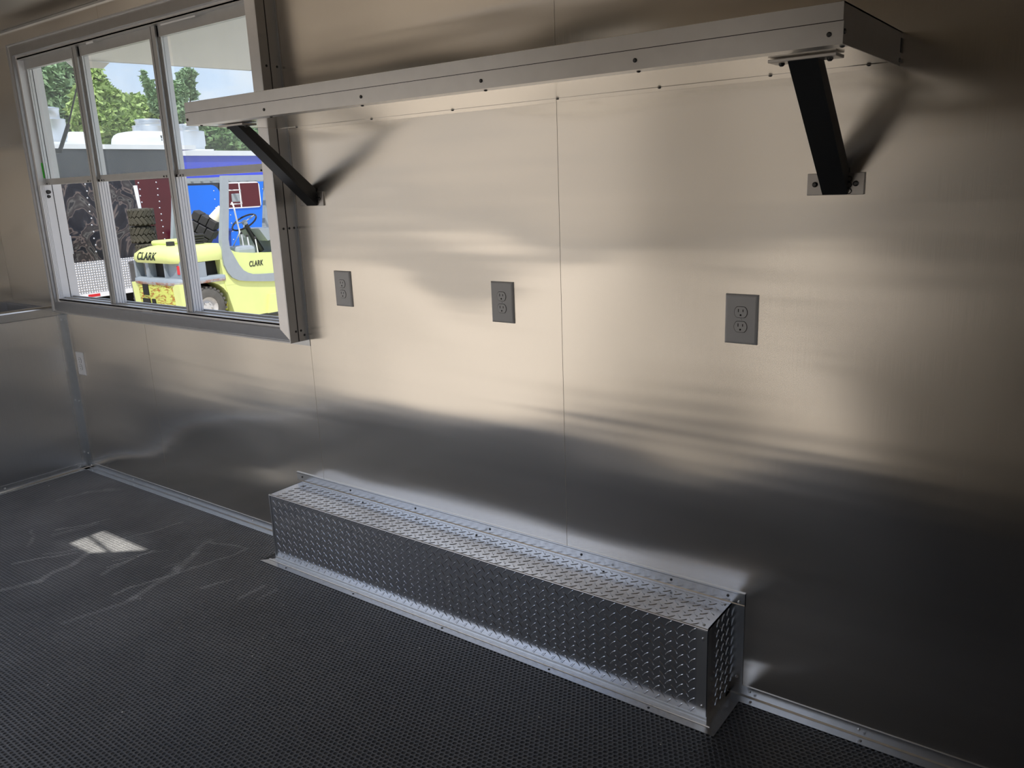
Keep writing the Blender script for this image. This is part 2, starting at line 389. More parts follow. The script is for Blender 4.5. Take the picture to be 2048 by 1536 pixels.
ceil = struct('ceiling', 'brushed aluminium ceiling above the serving window', 'ceiling', (0, 0, ZC))
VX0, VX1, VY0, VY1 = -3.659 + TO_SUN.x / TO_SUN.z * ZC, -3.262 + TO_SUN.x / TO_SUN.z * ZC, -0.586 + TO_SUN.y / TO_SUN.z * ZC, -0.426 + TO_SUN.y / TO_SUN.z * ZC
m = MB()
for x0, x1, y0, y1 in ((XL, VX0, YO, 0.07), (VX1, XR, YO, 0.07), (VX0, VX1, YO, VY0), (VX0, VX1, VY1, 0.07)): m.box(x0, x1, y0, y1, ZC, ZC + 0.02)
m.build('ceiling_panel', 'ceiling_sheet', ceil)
m = MB(); m.prism([(VX0, VY0 + .098), (VX0 + .30, VY0 + .056), (VX0 + .30, VY0 + .038), (VX0, VY0 + .080)], ZC + .012, ZC + .018, 'z')
m.build('vent_bar', 'satin_alu', ceil)
m = MB(); m.prism([(VX1 - 0.02, VY0), (VX1, VY0), (VX1, VY1 - .005), (VX0 + 0.20, VY0)], ZC + 0.02, ZC + 0.024, 'z'); m.build('sun_cut_plate', 'satin_alu', ceil)  # unseen plate added to cut the corner off the sun patch

wall_b = struct('wall_back', 'long wall of brushed aluminium sheets with wavy reflections', 'wall')
def rects(x0, x1, z0, z1, hole):
    hx0, hx1, hz0, hz1 = hole; out = []
    a, b = max(x0, hx0), min(x1, hx1)
    if a >= b or z0 >= hz1 or z1 <= hz0: return [(x0, x1, z0, z1)]
    if x0 < hx0: out.append((x0, hx0, z0, z1))
    if x1 > hx1: out.append((hx1, x1, z0, z1))
    if z0 < hz0: out.append((a, b, z0, hz0))
    if z1 > hz1: out.append((a, b, hz1, z1))
    return out
m = MB()
for x0, x1, z0, z1 in rects(XL, XR, -0.1, ZC, (WX0, WX1, WZ0, WZ1)): m.box(x0, x1, 0.003, 0.034, z0, z1)
m.build('wall_core', 'exterior_white', wall_b)
edges = [XL, -3.80, -2.562, -1.357, 1.08, XR]
for x0, x1 in zip(edges[:-1], edges[1:]):
    m = MB()
    for q in rects(x0 + 0.0008, x1 - 0.0008, 0, ZC, (WX0, WX1, WZ0, WZ1)): m.box(q[0], q[1], 0.0, 0.0028, q[2], q[3])
    m.build('wall_panel', 'wall_sheet', wall_b)

wall_l = struct('wall_left', 'end wall behind the sink counter', 'wall')
m = MB(); m.box(XL - 0.07, XL, YO, 0.07, -0.1, ZC); m.build('end_panel', 'counter_sheet', wall_l)
wall_f = struct('wall_front', 'opposite long wall with an open doorway and an added light gap, seen only as a reflection', 'wall')
m = MB()
m.box(-2.35, -1.62, YO - .07, YO, -.1, ZC); m.box(-1.62, -1.08, YO - .07, YO, 1.95, ZC); m.box(XL, -5.12, YO - .07, YO, -.1, ZC); m.build('opposite_panel', 'opposite_panel', wall_f)  # narrow gap under the short header is added to brighten the wall reflection
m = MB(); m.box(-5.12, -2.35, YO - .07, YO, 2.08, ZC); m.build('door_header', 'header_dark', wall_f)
m = MB(); m.box(-1.08, XR, YO - .07, YO, -.1, ZC); m.build('opposite_panel', 'dimmed_panel', wall_f)
wall_r = struct('wall_right', 'right end wall with an open doorway, outside the view', 'wall')
m = MB(); m.box(XR, XR + 0.07, YO - 0.07, -1.95, -0.1, ZC); m.box(XR, XR + 0.07, -1.25, 0.07, -0.1, ZC); m.box(XR, XR + 0.07, -1.95, -1.25, 2.0, ZC)
m.build('right_panel', 'dimmed_panel', wall_r)

# base angle trims
def angle_poly(h, d, t=0.003): return [(0, 0), (-d, 0), (-d, t), (-t - 0.004, t), (-t, t + 0.004), (-t, h), (0, h)]
CX = -4.64
bb = struct('baseboard_back', 'aluminium angle trim along the foot of the long wall', 'trim')
for x0, x1 in ((CX, -2.712), (-0.784, XR)):
    m = MB(); m.prism(angle_poly(0.036, 0.037), x0, x1, 'x'); m.build('angle_strip', 'trim_alu', bb)
for x in (-4.60, -4.15, -3.62, -3.1): screw(bb, (x, -0.003, 0.020), (0, -1, 0), .005, .0025, 'bright_screw')
for x in (-0.725, -0.42, -0.1, 0.3):
    screw(bb, (x, -0.003, 0.022), (0, -1, 0), .004, .0025, 'bright_screw'); screw(bb, (x + .01, -0.022, 0.003), (0, 0, 1), .004, .0025, 'plate_steel')
bl = struct('baseboard_left', 'aluminium angle trim at the foot of the sink counter front', 'trim')
m = MB(); m.prism([(CX, 0), (CX + .037, 0), (CX + .037, .003), (CX + .007, .003), (CX + .003, .007), (CX + .003, .036), (CX, .036)], -1.6, -0.004, 'y'); m.build('angle_strip', 'trim_alu', bl)
for y in (-0.05, -0.45, -0.9): screw(bl, (CX + .003, y, .02), (1, 0, 0), .005, .0025, 'bright_screw')
t1 = struct('trim_1', 'vertical aluminium corner strip between sink counter and long wall', 'trim')
m = MB(); m.prism([(CX, 0), (CX, -.035), (CX + .003, -.035), (CX + .003, -.003), (CX + .052, -.003), (CX + .052, 0)], 0.036, 0.895, 'z'); m.build('corner_strip', 'trim_alu', t1)
for z in (0.09, 0.40, 0.86): screw(t1, (CX + .025, -.003, z), (0, -1, 0), .005, .0025, 'bright_screw')
t2 = struct('trim_2', 'aluminium strip along the joint of long wall and ceiling', 'trim')
m = MB(); m.box(XL, XR, -0.012, 0.0, ZC - 0.012, ZC - 0.001); m.build('ceiling_strip', 'trim_alu', t2)

# ================================================================== SERVING WINDOW
win = struct('window_1', 'wide aluminium serving window with three columns and raised lower sashes', 'window', (-3.565, 0, .924))
FX0, FX1, FZ0, FZ1, FY = -4.556, -2.574, 0.922, 2.256, -0.085
IX0, IX1, IZ0, IZ1 = WX0, WX1, WZ0, WZ1
# four mitred face pieces with a raised outer lip and a shallow inner step
def frame_piece(name, o0, o1, i0, i1):
    """o0,o1 outer corners, i0,i1 inner corners as (x,z); boxed section from the wall to FY"""
    m = MB()
    def L(a, b, k): return (a[0] + (b[0] - a[0]) * k, a[1] + (b[1] - a[1]) * k)
    prof = [(0.0, 0.0), (0.0, FY), (0.08, FY), (0.11, FY + 0.006), (0.76, FY - 0.003), (0.80, FY + 0.012), (1.0, FY + 0.012), (1.0, 0.0)]
    r0 = [Vector((*[L(o0, i0, k)[0]], y, L(o0, i0, k)[1])) for k, y in prof]
    r1 = [Vector((*[L(o1, i1, k)[0]], y, L(o1, i1, k)[1])) for k, y in prof]
    n = len(prof)
    m.add(r0 + r1, [(i, (i + 1) % n, n + (i + 1) % n, n + i) for i in range(n)] + [tuple(range(n))[::-1], tuple(range(n, 2 * n))])
    return m.build(name, 'satin_alu', win)
oTL, oTR, oBR, oBL = (FX0, FZ1), (FX1, FZ1), (FX1, FZ0), (FX0, FZ0)
iTL, iTR, iBR, iBL = (IX0, IZ1), (IX1, IZ1), (IX1, IZ0), (IX0, IZ0)
frame_piece('frame_top', oTL, oTR, iTL, iTR); frame_piece('frame_bottom', oBL, oBR, iBL, iBR)
frame_piece('frame_side', oTL, oBL, iTL, iBL); frame_piece('frame_side', oTR, oBR, iTR, iBR)
m = MB()
w = 0.012
for x0, x1, z0, z1 in ((FX0 - w, FX0, FZ0 - w - .012, FZ1 + w), (FX1, FX1 + w, FZ0 - w - .012, FZ1 + w), (FX0, FX1, FZ0 - w - .012, FZ0), (FX0, FX1, FZ1, FZ1 + w)): m.box(x0, x1, -0.0022, 0, z0, z1)
m.build('wall_flange', 'trim_alu', win)
m = MB(); m.box(FX1 - .0002, FX1 + .0012, -0.046, -0.043, FZ0 + .002, FZ1 - .002); m.build('seam_line', 'gasket', win)
for p in ((FX1, -.055, 0.965), (FX1, -.030, 0.965), (FX1, -.015, 0.945), (FX1, -.062, 1.365), (FX1, -.035, 1.365), (FX1, -.012, 1.365), (FX1, -.062, 1.95), (FX1, -.015, 1.95)): screw(win, p, (1, 0, 0), .0045, .003)
screw(win, (FX1 - .02, -.03, FZ0), (0, 0, -1), .0045, .004)
# jambs running through the wall
JY = 0.036
m = MB(); m.box(IX0 - .006, IX0 + .003, -0.0729, JY, IZ0, IZ1); m.build('jamb', 'track_white', win)
m = MB(); m.box(IX0 + .003, IX0 + .0042, -0.012, -0.009, IZ0, IZ1); m.build('jamb_joint', 'gasket', win)
m = MB(); m.box(IX1 - .003, IX1 + .006, -0.073, JY, IZ0, IZ1); m.build('jamb', 'track_white', win)
m = MB(); m.box(IX0, IX1, -0.073, JY, IZ1 - .003, IZ1 + .006); m.build('head', 'window_alu', win)
m = MB(); m.box(IX0, IX1, -0.073, JY, IZ0 - .006, IZ0 + .003); m.box(IX0, IX1, -0.045, -0.038, IZ0, IZ0 + .008); m.box(IX0, IX1, 0.0, 0.008, IZ0, IZ0 + .010); m.build('sill', 'window_alu', win)
def track(x, y0, y1, z0, z1, n=4, side=1):
    """ribbed slide track on a face looking along +x"""
    st = (y1 - y0) / n
    for i in range(n):
        m = MB(); m.box(x, x + .006 * side, y0 + i * st + st * .13, y0 + (i + 1) * st - st * .08, z0, z1); m.build('track_rib', 'track_white', win)
    m = MB(); m.box(x, x + .0012 * side, y0, y1, z0, z1); m.build('track_back', 'track_line', win)
MID0, MID1 = 1.580, 1.610
track(IX0 + .003, -0.075, -0.048, IZ0, MID0, 4)
mull = [(-3.985, -3.935), (-3.324, -3.278)]
MY = -0.054
for a, b in mull:
    m = MB(); m.box(a, b, MY, MY + .012, IZ0, IZ1); m.box(a, b, MY + .012, 0.0, IZ0, IZ1); m.build('mullion', 'window_alu', win)
    m = MB(); m.box(a + .016, a + .018, MY - .0008, MY, IZ0, IZ1); m.build('mullion_groove', 'gasket', win)
    track(b, MY + .004, 0.0, IZ0, MID0, 4)
    m = MB(); m.box(b, b + .008, MY + .010, MY + .022, MID0, IZ1); m.build('sash_guide', 'window_alu', win)
    m = MB(); m.box(b, b + .004, MY + .024, MY + .034, MID0, IZ1); m.build('guide_gasket', 'gasket', win)
cols = [(IX0, mull[0][0]), (mull[0][1], mull[1][0]), (mull[1][1], IX1)]
for c, (a, b) in enumerate(cols):
    y0, y1 = -0.044, -0.022
    m = MB(); m.box(a, b, y0, y1, MID0, MID0 + .011); m.box(a, b, y0 + .004, y1, MID0 + .011, MID1); rail = m.build('sash_rail', 'window_alu', win)
    m = MB(); m.box(a, b, y0, y1, IZ1 - .045, IZ1); m.build('sash_head', 'window_alu', win)
    m = MB(); m.box(a, a + .018, y0 + .003, y1, MID1, IZ1 - .045); m.build('sash_stile', 'window_alu', win)
    m = MB(); m.box(b - .018, b, y0 + .003, y1, MID1, IZ1 - .045); m.build('sash_stile', 'window_alu', win)
    m = MB(); m.box(a + .018, b - .018, -.034, -.030, MID1, IZ1 - .045); m.build('glass_pane', 'glass', win)
    m = MB(); m.box(a + .010, b - .010, 0.006, 0.010, MID0 + .02, IZ1 - .03); m.build('glass_pane', 'glass', win)      # the lower sash, slid up behind
    for x in (a + .03, b - .05):
        m = MB(); m.box(x, x + .022, y0 - .004, y0, MID0 + .001, MID0 + .010); lt = m.build('sash_latch', 'window_alu', win)
        m = MB(); m.box(x + .004, x + .010, y0 - .006, y0 - .004, MID0 + .002, MID0 + .009); m.build('latch_stud', 'gasket', lt)
m = MB(); m.box(-3.30 + .10, -3.30 + .34, -0.0725, -0.0705, 2.168, 2.174); m.build('head_slot', 'white_paint', win)
m = MB(); m.box(-3.80, -3.74, -0.0735, -0.0715, 2.170, 2.178); m.build('head_slot', 'white_paint', win)
m = MB(); m.box(IX0 + .003, IX0 + .006, -.046, -.020, 1.615, 1.69, bev=.0012); m.build('green_sticker', 'sticker_green', win)
m = MB(); m.cyl((IX0, -.036, 1.545), (IX0 + .018, -.036, 1.545), .011, .009, 14); m.cyl((IX0, -.036, 1.522), (IX0 + .012, -.036, 1.522), .009, .007, 14); m.build('stop_knob', 'gasket', win)
m = MB(); m.box(-3.66, -3.575, FY + .0112, FY + .012, .978, .990); m.build('maker_label', 'sticker_grey', win)

# ================================================================== OUTLETS
def outlet(x, z, w, h, pm, fm, label):
    o = empty('power_outlet', (x, 0, z), label, 'outlet', 'duplex power outlets on the long wall')
    m = MB(); b = 0.006
    r0 = [(-w/2, -h/2), (w/2, -h/2), (w/2, h/2), (-w/2, h/2)]; s1 = (w - 2 * b) / w; s2 = (h - 2 * b) / h
    R = lambda k1, k2, y: [Vector((x + p[0] * k1, y, z + p[1] * k2)) for p in r0]
    m.loft([R(1, 1, 0), R(1, 1, -.003), R((s1 + 1) / 2, (s2 + 1) / 2, -.0062), R(s1, s2, -.0075)], smooth=False); m.build('cover_plate', pm, o)
    for k in (1, -1):
        zc = z + k * 0.0195; r = .0172; pts = []
        for i in range(28):
            a = 2 * math.pi * i / 28; px, pz = r * math.cos(a), r * math.sin(a); pz = max(-.0142, min(.0142, pz)); pts.append((x + px, zc + pz))
        m = MB(); m.prism([((p[0] - x) * 1.08 + x, (p[1] - zc) * 1.08 + zc) for p in pts], -.0078, -.0074, 'y'); m.build('face_gap', 'slot_dark', o)
        m = MB(); m.prism(pts, -.0092, -.0076, 'y'); fc = m.build('receptacle_face', fm, o)
        for dx, hh in ((-.0063, .0085), (.0063, .0068)):
            m = MB(); m.box(x + dx - .0011, x + dx + .0011, -.0095, -.0091, zc + .0045 - hh / 2, zc + .0045 + hh / 2); m.build('blade_slot', 'slot_dark', fc)
        m = MB(); m.cyl((x, -.0091, zc - .0075), (x, -.0096, zc - .0075), .0026, n=12); m.build('ground_hole', 'slot_dark', fc)
    screw(o, (x, -.0075, z), (0, -1, 0), .0030, .0012, 'grey_face' if pm == 'grey_plastic' else 'white_plastic')
outlet(-2.3346, 1.1391, .089, .133, 'grey_plastic', 'grey_face', 'grey duplex outlet nearest the serving window')
outlet(-1.5814, 1.1300, .089, .133, 'grey_plastic', 'grey_face', 'grey duplex outlet in the middle, left of the vertical sheet seam')
outlet(-0.7854, 1.1292, .089, .133, 'grey_plastic', 'grey_face', 'grey duplex outlet farthest from the window, below the right shelf bracket')
outlet(-4.515, 0.626, .080, .130, 'white_plastic', 'white_plastic', 'small white duplex outlet low in the corner under the window')

# ================================================================== SHELF
SX0, SX1, SD, SZ0, SZ1 = -2.493, -0.4395, 0.4686, 1.7239, 1.7954
sh = empty('wall_shelf', ((SX0 + SX1) / 2, 0, SZ0), 'long aluminium shelf with a folded front edge, hung on two black brackets', 'shelf')
m = MB(); m.box(SX0, SX1, -SD + .002, -.002, SZ1 - .003, SZ1); m.build('shelf_top', 'shelf_sheet', sh)
m = MB(); m.box(SX0, SX1, -SD + .0015, -SD + .0035, SZ0 + .036, SZ1 - .001); m.build('front_fascia', 'shelf_alu', sh)
m = MB(); m.prism([(-SD, SZ0 + .0385), (-SD, SZ0), (-SD + .045, SZ0), (-SD + .045, SZ0 + .0015), (-SD + .0015, SZ0 + .0015), (-SD + .0015, SZ0 + .0385)], SX0, SX1 + .0015, 'x'); m.build('front_angle', 'shelf_alu', sh)
m = MB(); m.box(SX0, SX1, -SD + .0004, -SD + .002, SZ0 + .0385, SZ0 + .0400); m.build('fascia_joint', 'slot_dark', sh)
m = MB(); m.box(SX0 + .001, SX1 - .001, -SD + .03, -.095, SZ0 + .0016, SZ0 + .0035); m.build('underside_sheet', 'shelf_sheet', sh)
m = MB(); m.box(SX0 + .001, SX1 - .001, -.092, -.001, SZ0 + .0004, SZ0 + .0028); m.build('rear_angle', 'shelf_sheet', sh)
m = MB(); m.box(SX0 + .001, SX1 - .001, -.096, -.091, SZ0 + .0034, SZ0 + .006); m.build('seam_gap', 'slot_dark', sh)
for x in (SX0, SX1 - .002):
    m = MB(); m.box(x, x + .002, -SD + .002, -.001, SZ0 + .001, SZ1 - .001); m.build('end_cap', 'shelf_alu', sh)
m = MB(); m.box(SX1 - .0005, SX1 + .0012, -.012, -.003, SZ0 + .028, SZ0 + .058); m.build('end_slot', 'slot_dark', sh)
for x in (-2.483, -2.085, -1.6713, -1.2618, -0.8527, -0.4624): screw(sh, (x, -SD, 1.7420), (0, -1, 0), .0045, .003)
for x in (-2.452, -2.091, -1.698, -1.271, -0.859, -0.446): screw(sh, (x, -SD + .028, SZ0), (0, 0, -1), .0045, .003)
for x in (-2.40, -2.0216, -1.6721, -1.2918, -0.983, -0.699, -0.4828): screw(sh, (x, -.094, SZ0 + .0004), (0, 0, -1), .0045, .003)
for y, z in ((-SD + .012, SZ0 + .022), (-.012, SZ0 + .012)): screw(sh, (SX1, y, z), (1, 0, 0), .005, .003)

def bracket(xw, xt, yt, label):
    o = empty('shelf_bracket', (xw, 0, 1.4465), label, 'bracket', 'black tube brackets under the shelf')
    m = MB(); m.box(xw - .066, xw + .066, -.006, 0, 1.4465, 1.4977, bev=.0012); wp = m.build('wall_plate', 'plate_steel', o)
    for dx in (-.047, .047): screw(wp, (xw + dx, -.006, 1.472), (0, -1, 0), .0065, .005)
    m = MB(); m.box(xt - .066, xt + .066, yt - .028, yt + .028, SZ0 - .0065, SZ0 - .0004, bev=.001); tp = m.build('top_plate', 'plate_steel', o)
    for dx in (-.047, .047): screw(tp, (xt + dx, yt, SZ0 - .0065), (0, 0, -1), .006, .006)
    # square tube, ends cut flush with plate and shelf
    hw, T = .029, .046
    a = Vector((xw, -.006, 1.449)); zt = SZ0 - .0065
    m = MB()
    lo = [(-.006, 1.4475), (-.006, 1.4475 + .062), (yt + T * .72, zt), (yt - T * .42, zt)]
    vs = []
    for s_ in (-1, 1):
        for y, z in lo:
            k = min(1, -y / -yt if yt else 0); k = max(0, min(1, y / yt)); vs.append(Vector((xw + (xt - xw) * k + s_ * hw, y, z)))
    m.add(vs, [(3, 2, 1, 0), (4, 5, 6, 7), (0, 1, 5, 4), (1, 2, 6, 5), (2, 3, 7, 6), (3, 0, 4, 7)]); m.build('tube_arm', 'black_steel', o)
    for zz in (1.455, 1.469, 1.483):
        m = MB(); m.lathe([(0.0001, .003), (.005, .0025), (.007, 0)], (xw + hw + .003, -.0085, zz), 'y', 8); m.build('weld_bead', 'black_steel', wp)
bracket(-0.5635, -0.541, -0.345, 'black tube bracket under the right end of the shelf')
bracket(-2.465, -2.375, -0.36, 'black tube bracket under the left end of the shelf, by the window')

# ================================================================== WHEEL WELL COVER
BX0, BX1, BD, BZ = -2.7062, -0.7874, 0.1749, 0.2922
wc = empty('wheel_well_cover', ((BX0 + BX1) / 2, -BD / 2, 0), 'long diamond tread plate box over the wheel well at the wall foot', 'cover')
m = MB(); m.box(BX0, BX1, -BD, -BD + .003, 0, BZ); m.build('front_plate', 'tread_alu', wc)
m = MB(); m.box(BX0, BX1, -BD, 0, BZ - .003, BZ); m.build('top_plate', 'tread_alu', wc)
for x in (BX0, BX1 - .003):
    m = MB(); m.box(x, x + .003, -BD, 0, 0, BZ); m.build('end_plate', 'tread_alu', wc)
m = MB(); m.cyl((BX0, -BD + .0022, BZ - .0022), (BX1, -BD + .0022, BZ - .0022), .0040, n=16); m.build('fold_edge', 'trim_alu', wc)
# wall flange across the top and down the right end, floor flange around the foot
m = MB(); m.prism([(0, BZ), (-.006, BZ), (-.006, BZ + .003), (-.0032, BZ + .006), (-.0032, BZ + .034), (-.0055, BZ + .037), (-.0055, BZ + .041), (0, BZ + .041)], BX0 - .028, BX1 + .0385, 'x'); m.build('wall_flange', 'trim_alu', wc)
m = MB(); m.box(BX1, BX1 + .0385, -.004, 0, .036, BZ + .038); m.build('end_flange', 'trim_alu', wc)
m = MB(); m.box(BX1 - .030, BX1 + .0025, -BD - .0022, -BD, .018, BZ - .004); m.box(BX1, BX1 + .0022, -BD - .0022, -BD + .022, .018, BZ - .004); m.build('corner_angle', 'trim_alu', wc)
m = MB(); m.box(BX0 - .002, BX0 + .006, -BD - .0022, -BD, .004, BZ - .002); m.box(BX0 - .0022, BX0, -BD - .002, -BD + .02, .004, BZ - .002); m.build('corner_angle', 'trim_alu', wc)
fp = [(-BD, 0), (-BD - .048, 0), (-BD - .048, .0035), (-BD - .022, .0042), (-BD - .021, .0072), (-BD - .016, .0072), (-BD - .015, .0045), (-BD - .003, .0045), (-BD - .0025, .019), (-BD, .019)]
m = MB(); n = len(fp)
r0 = [Vector((BX0 - (-BD - p[0]) * 1.0, p[0], p[1])) for p in fp]; r1 = [Vector((BX1 + (-BD - p[0]) * .9, p[0], p[1])) for p in fp]
m.add(r0 + r1, [(i, (i + 1) % n, n + (i + 1) % n, n + i) for i in range(n)] + [tuple(range(n))[::-1], tuple(range(n, 2 * n))]); m.build('floor_flange', 'trim_alu', wc)
m = MB(); m.prism([(BX1, -BD), (BX1 + .043, -BD - .048), (BX1 + .043, -.037), (BX1, -.037)], 0, .0035, 'z'); m.box(BX1, BX1 + .0025, -BD, -.037, .0035, .018); m.build('floor_flange', 'trim_alu', wc)
for x in (-2.70, -2.4, -2.04, -1.68, -1.30, -.98, -0.80): screw(wc, (x, -.0032, BZ + .022), (0, -1, 0), .004, .003)
for x in (-2.6, -2.2, -1.75, -1.3, -.95): screw(wc, (x, -BD - .034, .0037), (0, 0, 1), .004, .002)
for x in (-2.3, -1.72, -1.2): screw(wc, (x, -.032, BZ), (0, 0, 1), .004, .0035)
for p, d in (((BX1 - .012, -BD - .002, BZ - .03), (0, -1, 0)), ((BX1 - .012, -BD - .002, .05), (0, -1, 0)), ((BX1 + .022, -.004, BZ + .012), (0, -1, 0)), ((BX1 + .022, -.004, .06), (0, -1, 0)), ((BX1 - .02, -BD + .02, BZ), (0, 0, 1)), ((BX1 - .015, -.02, BZ), (0, 0, 1))): screw(wc, p, d, .0045, .003, 'bright_screw')
# tread lugs: the 300 nearest the camera one by one, the rest in one mesh
def lug_geo(L=.0145, w=.0032, h=.0016):
    base = []; 
    for i in range(8):
        a = 2 * math.pi * i / 8; c, s_ = math.cos(a), math.sin(a)
        base.append(Vector((L * c, w * s_ * (1 if abs(c) < .9 else .3), 0)))
    top = [Vector((p.x * .72, p.y * .5, h)) for p in base]
    return base + top, [(i, (i + 1) % 8, 8 + (i + 1) % 8, 8 + i) for i in range(8)] + [tuple(range(8, 16))]
LV, LF = lug_geo()
lm = bpy.data.meshes.new('tread_lug'); lm.from_pydata([tuple(q) for q in LV], [], LF); lm.update(); lm.materials.append(MATS['tread_alu'])
lugs = []
def face_lugs(o, u, v, lu, lv, avoid=None):
    nrm = u.cross(v); pu, pv = .0365, .0315
    for i in range(int(lu / pu) + 1):
        for j in range(int(lv / pv) + 1):
            for kind in (0, 1):
                a = (i + .35 + .5 * kind) * pu; b = (j + .40 + .5 * kind) * pv
                if a < .014 or b < .012 or a > lu - .014 or b > lv - .012: continue
                p = o + u * a + v * b
                if avoid and avoid(p): continue
                th = math.radians(45 if kind == 0 else -45)
                X = u * math.cos(th) + v * math.sin(th); Y = nrm.cross(X)
                M = Matrix(((X.x, Y.x, nrm.x, p.x), (X.y, Y.y, nrm.y, p.y), (X.z, Y.z, nrm.z, p.z), (0, 0, 0, 1)))
                lugs.append(((p - CAM).length, M))
ux, uy, uz = Vector((1, 0, 0)), Vector((0, 1, 0)), Vector((0, 0, 1))
face_lugs(Vector((BX0, -BD, .012)), ux, uz, BX1 - BX0 - .024, BZ - .012)
face_lugs(Vector((BX0, -BD, BZ)), ux, uy, BX1 - BX0, BD - .004)
face_lugs(Vector((BX1, -BD + .02, .012)), uy, uz, BD - .02, BZ - .012)
lugs.sort(key=lambda q: q[0])
for d, M in lugs[:300]:
    o = bpy.data.objects.new('tread_lug', lm); COL.objects.link(o); o.parent = wc; o.matrix_parent_inverse = wc.matrix_world.inverted(); o.matrix_basis = M
m = MB()
for d, M in lugs[300:]: m.add([M @ q for q in LV], LF)
m.build('tread_lugs', 'tread_alu', wc, kind='stuff')

# ================================================================== SINK COUNTER
sk = empty('sink_counter', (CX - .28, -.8, 0), 'stainless sink counter filling the corner beside the serving window', 'counter')
m = MB(); m.box(CX - .02, CX, -1.6, -.004, 0.0, .905); m.build('front_panel', 'counter_sheet', sk)
m = MB(); pr = [(CX - .03, .945), (CX + .004, .945)] + [(CX + .004 + .012 * math.sin(a), .933 + .012 * math.cos(a)) for a in (0.3, .7, 1.1, 1.5)] + [(CX + .014, .893), (CX + .004, .889), (CX - .03, .889)]
m.prism(pr, -1.6, -.004, 'y'); m.build('rolled_edge', 'trim_alu', sk)
m = MB(); m.box(XL + .002, CX - .03, -1.6, -1.5, .925, .94); m.box(XL + .002, CX - .03, -.06, -.003, .925, .94); m.box(XL + .002, XL + .06, -1.5, -.06, .925, .94); m.build('deck', 'satin_alu', sk)
for y0, y1 in ((-1.5, -.80), (-.76, -.06)):
    m = MB(); x0, x1, zb = XL + .06, CX - .03, .64
    m.box(x0, x1, y0, y1, zb, zb + .004); m.box(x0, x0 + .004, y0, y1, zb, .93); m.box(x1 - .004, x1, y0, y1, zb, .93); m.box(x0, x1, y0, y0 + .004, zb, .93); m.box(x0, x1, y1 - .004, y1, zb, .93); m.build('basin', 'satin_alu', sk)
m = MB(); m.box(XL + .06, CX - .03, -.80, -.76, .90, .938); m.build('divider', 'satin_alu', sk)
m = MB(); m.box(XL + .002, XL + .006, -1.6, -.004, .94, 1.80); m.box(XL + .002, -4.572, -.0035, -.0005, .94, 1.80); m.build('backsplash', 'splash_sheet', sk)

# ================================================================== DEBRIS ON THE FLOOR
rnd = random.Random(3)
m = MB()
for _ in range(46):
    u, v = rnd.uniform(0, 1500), rnd.uniform(965, 1500)
    x, y = onfloor(u, v)
    if y > -.06 or x < -4.55 or (x > -2.8 and x < -.7 and y > -.26): continue
    r = rnd.uniform(.0008, .0022); a = rnd.uniform(0, 6.28)
    M = Matrix.Translation((x, y, .0006)) @ Matrix.Rotation(a, 4, 'Z')
    m.box(-r * rnd.uniform(1, 3), r, -r, r, 0, r * .8, M)
m.build('crumb_scatter', 'debris_white', None, label='tiny pale crumbs and shavings scattered on the black floor mat', category='debris', kind='stuff')

# ================================================================== OUTSIDE
GZ = -0.38
m = MB(); m.box(-90, 40, -60, 70, GZ - .2, GZ); m.build('ground', 'gravel', None, kind='structure', label='pale sunlit gravel yard outside the trailer', category='ground')
wh = empty('sky_blocker', (-6, -17, GZ), 'tan building added across the yard to hide low sky in the wall reflection', 'building')
m = MB(); m.box(-45, 12, -23, -17, GZ, 4.6); m.build('blocker_wall', 'blocker_tan', wh)  # unseen block added to keep low sky out of the wall reflection
m = MB(); m.prism([(-23.4, 4.6), (-16.7, 4.6), (-20, 6.0)], -45.4, 12.4, 'x'); m.build('roof', 'exterior_white', wh)
# raised serving hatch
hx0, hx1 = -4.75, -2.30
ha = empty('serving_hatch', ((hx0 + hx1) / 2, .08, 2.26), 'cream panel hatch raised like an awning above the serving window', 'hatch')
M = Matrix.Translation((0, .08, 2.243)) @ Matrix.Rotation(math.radians(1.6), 4, 'X')
m = MB(); m.box(hx0, hx1, 0, 1.42, 0, .035, M); m.build('hatch_panel', 'cream_paint', ha)
m = MB(); m.box(hx0 - .004, hx0, 0, 1.42, -.004, .039, M); m.box(hx1, hx1 + .004, 0, 1.42, -.004, .039, M); m.box(hx0, hx1, 1.42, 1.424, -.004, .039, M); m.build('hatch_edge', 'satin_alu', ha)
m = MB(); m.cyl((hx0, .08, 2.29), (hx1, .08, 2.29), .012, n=10); m.build('hinge', 'satin_alu', ha)
m = MB(); m.prism([(.285, 2.243), (.535, 2.247), (.495, 2.214), (.325, 2.208)], hx0 + .006, hx0 + .020, 'x'); m.build('strut_bracket', 'cream_paint', ha)
gs = empty('gas_strut', (-4.68, .15, 1.72), 'black gas strut holding up the serving hatch', 'strut')
a, b, c = Vector((-4.68, .157, 1.768)), Vector((-4.68, .222, 1.90)), Vector((-4.68, .345, 2.205))
m = MB(); m.cyl(a, b, .0105, n=12); m.build('cylinder', 'strut_black', gs)
m = MB(); m.cyl(b, c, .0045, n=10); m.build('rod', 'strut_black', gs)
m = MB(); m.lathe([(.001, -.012), (.009, -.008), (.012, 0), (.009, .008), (.001, .012)], a, 'z', 12); m.box(a.x - .01, a.x + .01, .07, a.y, a.z - .02, a.z + .005); m.build('ball_socket', 'strut_black', gs)

